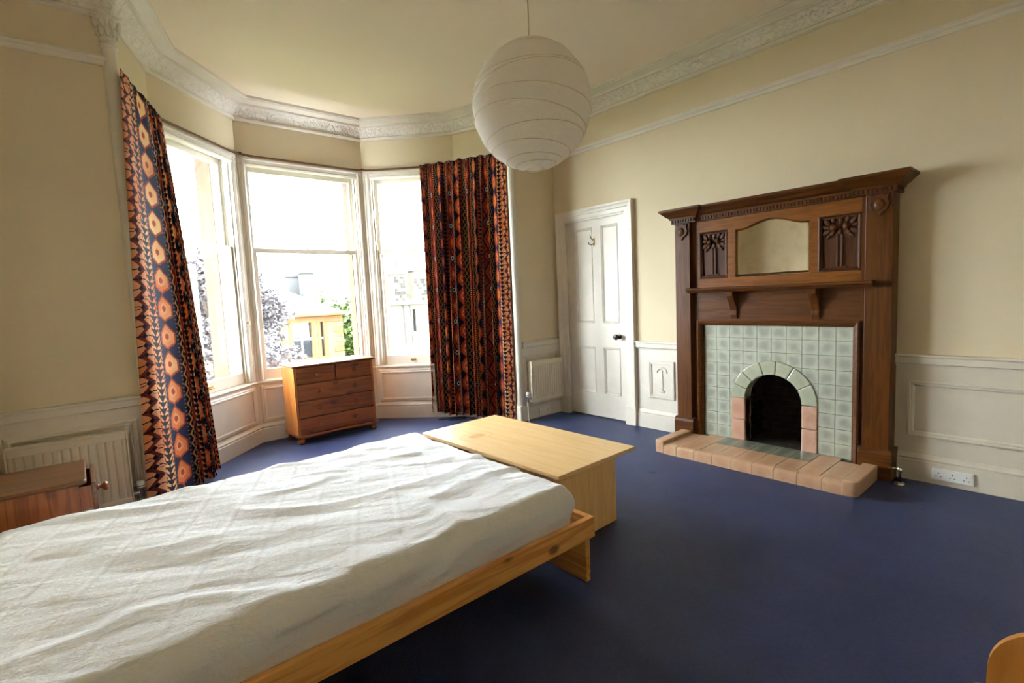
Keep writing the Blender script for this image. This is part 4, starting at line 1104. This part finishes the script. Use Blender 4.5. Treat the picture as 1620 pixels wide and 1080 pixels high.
# ------------------------------------------------------------------ low table at the foot of the bed
tb = empty('low_table', (2.04, 2.345, 0)); tag(tb, 'low birch veneer table with panel ends at the foot of the bed', 'table')
c1, s1 = math.cos(math.radians(1.2)), math.sin(math.radians(1.2))
TF = dict(o=(2.040, 2.345, 0), a=(c1, s1, 0), b=(-s1, c1, 0))
def tpart(name, mat, x0, x1, y0, y1, z0, z1, bev=0.002):
    # built square, then turned with the table
    me, c = MB().box(x0, x1, y0, y1, z0, z1).mesh(name)
    w = MB(**TF).P(*c); o = link(name, me, w, mat, tb, bevel=bev); o.rotation_euler = (0, 0, math.radians(1.2)); return o
tpart('top', BIRCH_T, -0.325, 0.325, -0.632, 0.632, 0.380, 0.402)
for y in (-0.600, 0.580): tpart('end_panel', BIRCH_V, -0.300, 0.175, y, y+0.020, 0.0, 0.380)
tpart('back_panel', BIRCH_V, 0.02, 0.038, -0.58, 0.58, 0.06, 0.380)

# ------------------------------------------------------------------ bedside cabinet with an open drawer
cb = empty('bedside_cabinet', (-0.19, 3.22, 0)); tag(cb, 'brown pine bedside cabinet with its drawer pulled open', 'cabinet')
kx0, kx1, ky0, ky1, kz = -0.385, -0.068, 3.025, 3.430, 0.530
for y in (ky0, ky1-0.018): MB().box(kx0, kx1, y, y+0.018, 0.02, kz).build('side_panel', PINE_CAB, cb)
MB().box(kx0, kx0+0.012, ky0+0.018, ky1-0.018, 0.02, kz).build('back_panel', PINE_CAB, cb)
MB().box(kx0, kx1, ky0+0.018, ky1-0.018, 0.360, 0.376).build('drawer_rail', PINE_CAB, cb)
MB().box(kx0, kx1, ky0+0.018, ky1-0.018, 0.04, 0.058).build('bottom_board', PINE_CAB, cb)
MB().box(kx1-0.018, kx1-0.002, ky0+0.020, ky1-0.020, 0.060, 0.358).build('door', PINE_CAB, cb, bevel=0.003)
MB().box(kx0, kx1+0.01, ky0-0.008, ky1+0.008, 0.0, 0.04).build('plinth', PINE_CAB, cb, bevel=0.004)
r = 0.030; pts = [(kx0, ky0-0.024), (kx1+0.030-r, ky0-0.024)]
for q in range(1, 6): t = -PI/2+PI/2*q/5; pts.append((kx1+0.030-r+r*math.cos(t), ky0-0.024+r+r*math.sin(t)))
for q in range(0, 6): t = PI/2*q/5; pts.append((kx1+0.030-r+r*math.cos(t), ky1+0.024-r+r*math.sin(t)))
pts += [(kx0, ky1+0.024)]
MB().prism(pts, kz, kz+0.020).build('top', PINE_CABT, cb, bevel=0.007, seg=3)
pull = 0.062
dr = MB().box(kx1+pull-0.018, kx1+pull, ky0+0.010, ky1-0.010, 0.384, kz-0.006).build('drawer', PINE_CABT, cb, bevel=0.005)
for y in (ky0+0.024, ky1-0.036): MB().box(kx0+0.10, kx1+pull-0.018, y, y+0.012, 0.400, kz-0.022).build('drawer_side', PINE_CAB, dr)
MB().box(kx0+0.10, kx1+pull-0.018, ky0+0.036, ky1-0.036, 0.400, 0.408).build('drawer_bottom', PINE_CAB, dr)
MB(o=(kx1+pull, (ky0+ky1)/2-0.095, 0.470), a=(0, 1, 0), b=(0, 0, 1), c=(1, 0, 0)).lathe([(0.012, -0.002), (0.013, 0.006), (0.008, 0.012), (0.009, 0.020), (0.020, 0.028), (0.022, 0.036), (0.016, 0.044), (0.004, 0.046)], (0, 0, 0), 'z', 18).build('knob', PINE_CH, dr, True)

# ------------------------------------------------------------------ paper lantern
lx, ly, lz, rx, rz = 1.850, 1.921, 2.255, 0.302, 0.312
ln = empty('paper_lantern', (lx, ly, ZC)); tag(ln, 'round white paper lantern hanging on a cord from the ceiling', 'pendant lamp')
NU, NV = 72, 96; pts = []
ribs = []; rnd = random.Random(11)
lat = [-1.40, -1.22, -1.08, -0.86, -0.62, -0.36, -0.06, 0.22, 0.40, 0.74, 1.05, 1.38]
tilts = [(rnd.uniform(0.03, 0.11)*min(1, 1.5-abs(l_))*2 if abs(l_) < 1.3 else 0.0, rnd.uniform(3.0, 5.2)) for l_ in lat]
def rib_at(k, th):
    a, p = tilts[k]; return lat[k] + a*math.cos(th-p)
def lan(th, ph):
    """surface point; the paper sags inwards a little between ribs' wires"""
    e = 1.0
    for k in range(len(lat)-1):
        a, b = rib_at(k, th), rib_at(k+1, th)
        if a <= ph <= b:
            t = (ph-a)/max(b-a, 1e-3); e = 1 - 0.007*math.sin(PI*t); break
    cr = 0.009*noise.noise(Vector((math.cos(th)*3, math.sin(th)*3, ph*6)))
    e += cr
    return Vector((lx+rx*e*math.cos(ph)*math.cos(th), ly+rx*e*math.cos(ph)*math.sin(th), lz+rz*e*math.sin(ph)))
for j in range(NV+1):
    ph = -1.42+2.84*j/NV
    for i in range(NU): pts.append(lan(2*PI*i/NU, ph))
mb = MB(); mb.grid(pts, NU, NV+1, True); shd = mb.build('paper_shade', PAPER, ln, True, recalc=True, angle=180)
WIRE = plain('rib_wire', srgb(224, 210, 182), 0.6)
for k in range(len(lat)):
    mb = MB(); q = []
    for i in range(48):
        th = 2*PI*i/48; ph = rib_at(k, th); q.append((lx+rx*1.002*math.cos(ph)*math.cos(th), ly+rx*1.002*math.cos(ph)*math.sin(th), lz+rz*1.002*math.sin(ph)))
    mb.tube(q, 0.0014, 5, True); mb.build('rib', WIRE, shd, True)
for k in range(8):
    th = 2*PI*k/8+0.35; mb = MB(); p = []
    for j in range(25):
        ph = -1.40+2.80*j/24; e = lan(th, ph); n_ = Vector((math.cos(th), math.sin(th), 0)); s_ = Vector((-math.sin(th), math.cos(th), 0))*0.006*max(0.3, math.cos(ph)); o_ = (e-Vector((lx, ly, lz))).normalized()*0.0012
        p += [e+o_-s_, e+o_+s_]
    mb.grid(p, 2, 25); mb.build('paper_seam', PAPER, shd, True, recalc=False)
mb = MB(); mb.tube([(lx+0.050*math.cos(2*PI*k/32), ly+0.050*math.sin(2*PI*k/32), lz-rz*0.992) for k in range(32)], 0.004, 6, True); mb.build('bottom_ring', WIRE, shd, True)
MB().tube([(lx, ly, ZC), (lx+0.003, ly, ZC-0.3), (lx, ly, lz+0.18)], 0.0035, 8).build('cord', plain('cream_flex', srgb(226, 206, 160), 0.5), ln, True)
MB().lathe([(0.045, 0), (0.045, -0.012), (0.03, -0.03), (0.006, -0.034)], (lx, ly, ZC), 'z', 20).build('ceiling_rose', PLASTW, ln, True)
MB().lathe([(0.016, 0.20), (0.020, 0.19), (0.020, 0.13), (0.016, 0.12)], (lx, ly, lz), 'z', 14).build('lampholder', PLASTW, ln, True)
MB().ball((lx, ly, lz+0.08), 0.03, 0.03, 0.042, 14, 10).build('bulb', PLASTW, ln, True)
for k in range(3):
    a = 2*PI*k/3; MB().tube([(lx, ly, lz+0.19), (lx+0.05*math.cos(a), ly+0.05*math.sin(a), lz+rz*0.985)], 0.0016, 5).build('spreader', WIRE, ln, True)

# ------------------------------------------------------------------ plywood chair at the edge of the view
cc = Vector((0.965, 0.045)); fw = Vector((cc.x, cc.y)).normalized()          # the back faces the camera
c_ = empty('plywood_chair', (cc.x+fw.x*0.2, cc.y+fw.y*0.2, 0)); tag(c_, 'birch plywood chair with a rounded back and hand hole', 'chair')
sd = Vector((fw.y, -fw.x))                                                     # to the right as seen
CF = dict(o=(cc.x, cc.y, 0), a=(sd.x, sd.y, 0), b=(fw.x, fw.y, 0))
def chair_back():
    hw, z0, z1, r = 0.145, 0.50, 0.805, 0.075; off = 0.105; nu_, nv_ = 40, 40
    me = bpy.data.meshes.new('backrest'); bm = bmesh.new()
    outl = []
    for (ox, oz, a0) in ((hw-r, z1-r, 0), (-(hw-r), z1-r, 90), (-(hw-0.02), z0+0.02, 180), (hw-0.02, z0+0.02, 270)):
        rr = r if a0 < 180 else 0.02
        for q in range(9): t = math.radians(a0+90*q/8); outl.append((ox+rr*math.cos(t), oz+rr*math.sin(t)))
    hole = [(0.030*math.cos(2*PI*k/24), 0.735+0.016*math.sin(2*PI*k/24)) for k in range(24)]
    def bend(x): return 0.30*x*x
    mb = MB(**CF); N1, N2 = len(outl), len(hole)
    # outer loop is matched to the hole by angle
    def ringpt(k, t, y):
        ang_ = 2*PI*k/72; 
        # ray from the hole centre to the outline
        dx, dz = math.cos(ang_), math.sin(ang_); best = 9
        for i in range(N1):
            (ax, az), (bx_, bz) = outl[i], outl[(i+1) % N1]; az -= 0.735; bz -= 0.735
            den = dx*(bz-az)-dz*(bx_-ax)
            if abs(den) < 1e-9: continue
            s = (ax*(bz-az)-az*(bx_-ax))/den; w_ = (ax*dz-az*dx)/den
            if s > 0 and -1e-6 <= w_ <= 1+1e-6: best = min(best, s)
        hx_, hz_ = 0.030*dx, 0.016*dz; px, pz = best*dx, best*dz
        x, z = hx_+(px-hx_)*t, 0.735+hz_+(pz-hz_)*t
        return mb.P(off+x, y-bend(x)+0.35*(0.8-z)*-0.2, z)
    rows = [(t, 0.0) for t in (0, .25, .5, .75, 1)] + [(t, 0.012) for t in (1, .75, .5, .25, 0)]
    P_ = [ringpt(k, t, y) for (t, y) in rows for k in range(72)]
    nR = len(rows); fs = []
    for j in range(nR):
        for k in range(72):
            j2 = (j+1) % nR; fs.append((j*72+k, j*72+(k+1) % 72, j2*72+(k+1) % 72, j2*72+k))
    mb.add(P_, fs); return mb.build('backrest', PLY, c_, True, angle=45)
chair_back()
off = 0.105
mb = MB(**CF); pts = []
for (ox, oy, a0) in ((0.15, 0.38, 0), (-0.15, 0.38, 90), (-0.15, 0.06, 180), (0.15, 0.06, 270)):
    for q in range(7): t = math.radians(a0+90*q/6); pts.append((off+ox+0.04*math.cos(t), oy+0.04*math.sin(t)))
mb.prism(pts, 0.430, 0.442); mb.build('seat', PLY, c_, bevel=0.004)
STEEL = plain('grey_steel_tube', (0.30, 0.30, 0.31, 1), 0.35, 0.5, 0.05, 20, metal=0.9)
for s in (-1, 1):
    MB(**CF).tube([(off+s*0.13, -0.020, 0.62), (off+s*0.14, 0.03, 0.45), (off+s*0.15, 0.06, 0.425)], 0.010, 8).build('back_support', STEEL, c_, True)
    MB(**CF).tube([(off+s*0.15, 0.06, 0.425), (off+s*0.17, 0.0, 0.0)], 0.010, 8).build('leg', STEEL, c_, True)
    MB(**CF).tube([(off+s*0.15, 0.36, 0.425), (off+s*0.17, 0.42, 0.0)], 0.010, 8).build('leg', STEEL, c_, True)

# ------------------------------------------------------------------ outside
GRD = -6.0
struct(MB().box(-60, 90, 5.9, 140, GRD-0.3, GRD).build('ground', plain('garden_lawn', srgb(60, 72, 40), 0.95, 0.1, 0.2, 0.4)), 'lawn far below the bay window', 'ground')
VILLA = plain('honey_sandstone', srgb(122, 96, 70), 0.9, 0.1, 0.1, 0.8)
VILLA_D = plain('dressed_sandstone', srgb(108, 80, 54), 0.9, 0.1, 0.1, 1.4)
SLATE = plain('grey_slate', srgb(96, 98, 104), 0.7, 0.3, 0.12, 1.6)
DARKGL = plain('dark_window_glass', (0.02, 0.022, 0.025, 1), 0.08, 0.6)
GREYST = plain('rendered_chimney', srgb(70, 70, 70), 0.9, 0.1, 0.12, 1.5)
RUBBLE_L = plain('pale_rubble_stone', srgb(96, 90, 78), 0.9, 0.1, 0.14, 1.4)
RUBBLE_D = plain('dark_rubble_stone', srgb(50, 48, 45), 0.9, 0.1, 0.14, 2.0)
POT = plain('clay_pot', srgb(90, 72, 60), 0.8)
LEAD = plain('painted_pipe', srgb(56, 54, 50), 0.6)
SASHW = plain('outdoor_white_paint', srgb(232, 232, 228), 0.5)

vl = empty('stone_villa', (11.0, 34.0, GRD)); tag(vl, 'honey stone villa with hipped slate roof beyond the purple tree', 'house')
YV = 34.0; k = YV/22.0; ez = 1.3+(0.93-1.3)*k
def vx(x): return x*k
def vz(z): return 1.3+(z-1.3)*k
wx0, wx1 = vx(4.6), vx(8.91); WINS = [(vx(6.76), vx(7.55), vz(-0.93), vz(0.68)), (vx(7.93), vx(8.06), vz(-0.93), vz(0.65)), (vx(5.55), vx(6.30), vz(-0.93), vz(0.68))]
mb = MB(o=(0, YV, 0)); holes(mb, wx0, wx1, 0, 0.5, GRD, ez, WINS); mb.build('front_wall', VILLA, vl)
MB().box(wx0, wx1, YV+0.5, YV+9, GRD, ez).build('body', VILLA, vl)
MB().box(wx0, wx1+0.02, YV-0.08, YV+0.02, ez-0.55, ez-0.12).build('frieze_course', VILLA_D, vl)
for (a, b, p, q) in WINS:
    wv = MB().box(a, b, YV+0.20, YV+0.24, p, q).build('window', DARKGL, vl)
    mb = MB(o=(0, YV, 0)); mb.sweep([(a, 0.19, p), (a, 0.19, q), (b, 0.19, q), (b, 0.19, p)], (0, -1, 0), [(0, 0), (0, 0.05), (0.09, 0.05), (0.09, 0)], True); mb.build('window_frame', SASHW, wv)
    mb = MB(o=(0, YV, 0)); mb.box(a, b, 0.14, 0.19, (p+q)/2-0.06, (p+q)/2+0.06)
    if b-a > 0.6: mb.box((a+b)/2-0.05, (a+b)/2+0.05, 0.14, 0.19, p, q)
    mb.build('glazing_bar', SASHW, wv)
    for x0_, x1_ in ((a-0.22, a), (b, b+0.22)): MB().box(x0_, x1_, YV-0.07, YV+0.02, p-0.1, q+0.2).build('dressed_jamb', VILLA_D, wv)
    MB().box(a-0.25, b+0.25, YV-0.14, YV+0.05, p-0.22, p).build('sill', VILLA_D, wv)
for r in range(12):
    w = 0.62 if r % 2 else 0.38
    MB().box(wx1-w, wx1+0.04, YV-0.05, YV+0.3, ez-0.62-0.34*(r+1)+0.02, ez-0.62-0.34*r-0.02).build('quoin', VILLA_D if r % 3 else VILLA, vl)
RZ = vz(2.22); ex0, ex1 = wx0-0.4, vx(8.98)
A_, B_, C_, D_ = (ex0, YV-0.45, ez), (ex1, YV-0.45, ez), (ex1, YV+9.4, ez), (ex0, YV+9.4, ez)
r1, r2 = (vx(4.9), YV+4.5, RZ+0.45), (vx(6.40), YV+4.5, RZ+0.45)
mb = MB(); mb.add([A_, B_, C_, D_, r1, r2], [(0, 1, 5, 4), (1, 2, 5), (2, 3, 4, 5), (3, 0, 4), (0, 3, 2, 1)]); rf = mb.build('roof', SLATE, vl)
MB().box(ex0, ex1, YV-0.55, YV-0.42, ez-0.12, ez+0.04).build('gutter', VILLA_D, rf)
for (a, b, zt_, dy) in ((vx(6.76), vx(7.19), 2.57, 5.5), (vx(7.34), vx(7.84), 2.72, 4.0)):
    s = (YV+dy)/YV; zz = 1.3+(vz(zt_)-1.3)*s
    cm = MB().box(a*s, b*s, YV+dy, YV+dy+0.8, ez, zz).build('chimney', GREYST, vl)
    MB().box(a*s-0.10, b*s+0.10, YV+dy-0.1, YV+dy+0.9, zz-0.10, zz+0.08).build('chimney_cap', GREYST, cm)
    if dy > 5: MB().tube([(a*s+0.25, YV+dy+0.3, zz), (a*s+0.25, YV+dy+0.3, zz+0.9)], 0.04, 6).build('aerial', LEAD, cm)

gb = empty('rubble_house', (16.5, 28.0, GRD)); tag(gb, 'pale rubble stone house with two chimney stacks and downpipes', 'house')
YG = 28.0; kg = YG/16.0
def gx(x): return x*kg
def gz(z): return 1.3+(z-1.3)*kg
gw0, gw1 = gx(8.02), gx(12.0)
mb = MB(o=(0, YG, 0)); GWIN = (gx(9.06), gx(9.22), gz(0.2), gz(1.0)); holes(mb, gw0, gw1, 0, 0.4, GRD, gz(1.22), [GWIN]); mb.build('gable_wall', RUBBLE_L, gb)
MB().box(gw0, gw1, YG+0.4, YG+2, GRD, gz(1.20)).build('body', RUBBLE_L, gb)
wv = MB().box(GWIN[0], GWIN[1], YG+0.2, YG+0.24, GWIN[2], GWIN[3]).build('window', DARKGL, gb)
mb = MB(o=(0, YG, 0)); mb.sweep([(GWIN[0], 0.18, GWIN[2]), (GWIN[0], 0.18, GWIN[3]), (GWIN[1], 0.18, GWIN[3]), (GWIN[1], 0.18, GWIN[2])], (0, -1, 0), [(0, 0), (0, 0.05), (0.06, 0.05), (0.06, 0)], True); mb.build('window_frame', SASHW, wv)
MB().box(gw0-0.1, gw1, YG-0.25, YG-0.02, gz(1.18), gz(1.26)).build('gutter', LEAD, gb)
mb = MB(); mb.add([(gw0-0.2, YG-0.2, gz(1.25)), (gw1, YG-0.2, gz(1.25)), (gw1, YG+2.2, gz(1.25)), (gw0-0.2, YG+2.2, gz(1.25)), (gw1, YG+1.1, gz(1.42)), (gw0+0.6, YG+1.1, gz(1.42))], [(0, 1, 4, 5), (2, 3, 5, 4), (3, 0, 5), (1, 2, 4), (0, 3, 2, 1)]); mb.build('roof', SLATE, gb)
for (a, b, zt_) in ((8.53, 8.98, 2.28), (9.31, 10.15, 2.39)):
    cm = MB().box(gx(a), gx(b), YG+0.3, YG+1.1, gz(1.2), gz(zt_)).build('chimney', RUBBLE_L, gb)
    MB().box(gx(a)-0.13, gx(b)+0.13, YG+0.15, YG+1.25, gz(zt_)-0.05, gz(zt_)+0.10).build('chimney_cap', GREYST, cm)
    rs = random.Random(int(a*100)); zz = gz(1.28)
    while zz < gz(zt_)-0.2:
        h = rs.uniform(0.14, 0.24); x = gx(a)
        while x < gx(b)-0.08:
            w = min(rs.uniform(0.14, 0.34), gx(b)-x)
            if rs.random() < 0.55: MB().box(x+0.015, x+w-0.015, YG+0.27, YG+0.34, zz+0.012, min(zz+h, gz(zt_)-0.06)-0.012).build('stone', RUBBLE_D if rs.random() < 0.7 else RUBBLE_L, cm)
            x += w
        zz += h
    for q in range(2 if a < 9 else 0):
        MB().lathe([(0.15, 0), (0.13, 0.05), (0.11, 0.5), (0.14, 0.54), (0.14, 0.58)], (gx(8.67)+q*0.30, YG+0.7, gz(zt_)+0.09), 'z', 10).build('chimney_pot', POT, cm, True)
for (x, zb_) in ((8.74, -0.2), (8.79, -0.2), (9.00, -0.15)):
    MB().tube([(gx(x)-0.12, YG-0.10, gz(1.18)), (gx(x), YG-0.10, gz(1.10)), (gx(x)+0.03, YG-0.10, gz(zb_))], 0.045, 6).build('downpipe', LEAD, gb)
lr = empty('lean_to_shed', (15.3, 24.5, GRD)); tag(lr, 'low lean-to roof below the rubble house downpipes', 'shed')
kk = 24.5/16
MB().box(8.2*kk, 9.25*kk, 24.6, 27.4, GRD, 1.3+(-0.62-1.3)*kk).build('body', RUBBLE_L, lr)
mb = MB(); zz0, zz1 = 1.3+(-0.62-1.3)*kk, 1.3+(-0.24-1.3)*kk*1.06
mb.add([(8.1*kk, 24.4, zz0), (9.36*kk, 24.4, zz0), (9.36*kk, 27.6, zz0), (8.1*kk, 27.6, zz0), (8.5*kk, 26.2, zz1), (9.12*kk, 26.2, zz1)], [(0, 1, 5, 4), (1, 2, 5), (2, 3, 4, 5), (3, 0, 4), (0, 3, 2, 1)]); mb.build('roof', SLATE, lr)

def leafmat(name, c1, c2):
    mt, nt, bs = newmat(name, 0.45, 0.5)
    n = ntex(nt, wcoords(nt), 5.0, 3)
    nt.links.new(mixc(n.ss(0.35, 0.65), c1, c2), bs.inputs['Base Color']); return mt
PURPLE = leafmat('copper_beech_leaf', srgb(60, 54, 56), srgb(84, 80, 82))
GREENL = leafmat('green_leaf', srgb(62, 78, 34), srgb(84, 100, 46))
BARK = plain('bark', srgb(70, 58, 48), 0.9)
def tree(name, c, blobs, nleaf, size, mat, label, seed):
    t = empty(name, (c[0], c[1], GRD)); tag(t, label, 'tree'); rs = random.Random(seed)
    mb = MB(); mb.tube([(c[0], c[1], GRD), (c[0]+0.1, c[1], GRD+2), (c[0]-0.05, c[1], c[2]-0.2), (c[0], c[1], c[2]+0.6)], [0.32, 0.25, 0.16, 0.05], 8)
    for k in range(9):
        b = rs.choice(blobs); mb.tube([(c[0], c[1], c[2]-1.2+0.2*k), (c[0]+b[0]*0.5, c[1]+b[1]*0.5, c[2]+b[2]*0.5-0.2), (c[0]+b[0], c[1]+b[1], c[2]+b[2])], [0.08, 0.05, 0.015], 5)
    mb.build('trunk', BARK, t, True)
    vs, fs = [], []; T = sum(b[3]**2 for b in blobs)
    for b in blobs:
        for q in range(int(nleaf*b[3]**2/T)):
            d = Vector((rs.gauss(0, 1), rs.gauss(0, 1), rs.gauss(0, 1))).normalized()*b[3]*rs.uniform(0.55, 1.05)
            p = Vector((c[0]+b[0]+d.x, c[1]+b[1]+d.y, c[2]+b[2]+d.z*0.85))
            a = Vector((rs.gauss(0, 1), rs.gauss(0, 1), rs.gauss(0, 0.6))).normalized(); bb = a.cross(Vector((rs.gauss(0, .5), rs.gauss(0, .5), 1))).normalized()
            s = size*rs.uniform(0.7, 1.3); n0 = len(vs)
            vs += [p-a*s, p+bb*s*0.55, p+a*s, p-bb*s*0.55]; fs.append((n0, n0+1, n0+2, n0+3))
    mb = MB(); mb.add(vs, fs); o = mb.build('foliage', mat, t, recalc=False); o['kind'] = 'stuff'
    return t
rs = random.Random(21)
pb = []
for q in range(70):
    u = rs.uniform(-1, 1); a = rs.uniform(0, 2*PI); zz = rs.uniform(-2.6, 1.65); rad = 1.25*math.sqrt(max(0.05, 1-((zz+0.4)/2.3)**2))
    pb.append((rad*math.cos(a)*rs.uniform(0.5, 1.0), rad*math.sin(a)*rs.uniform(0.5, 1.0), zz, rs.uniform(0.28, 0.50)))
tree('copper_beech', (2.10, 11.2, 0.60), pb, 30000, 0.055, PURPLE, 'purple-leaved beech tree close outside the bay window', 5)
for (c, R_, sd_, lb) in (((20.6, 50, -1.6), 5.2, 2, 'tall bright green tree behind the villa'), ((29.2, 56, 0.3), 4.2, 4, 'bright green tree beside the rubble house chimney'), ((-1.0, 40, -3.5), 4.5, 6, 'green tree beyond the purple beech')):
    bl = [(0, 0, 0, R_*0.7)] + [(R_*0.6*math.cos(q*0.9)*rs.uniform(0.6, 1), R_*0.6*math.sin(q*0.9), rs.uniform(-0.6, 0.55)*R_, R_*rs.uniform(0.3, 0.45)) for q in range(14)]
    tree('green_tree', c, bl, 9000, 0.26, GREENL, lb, sd_)
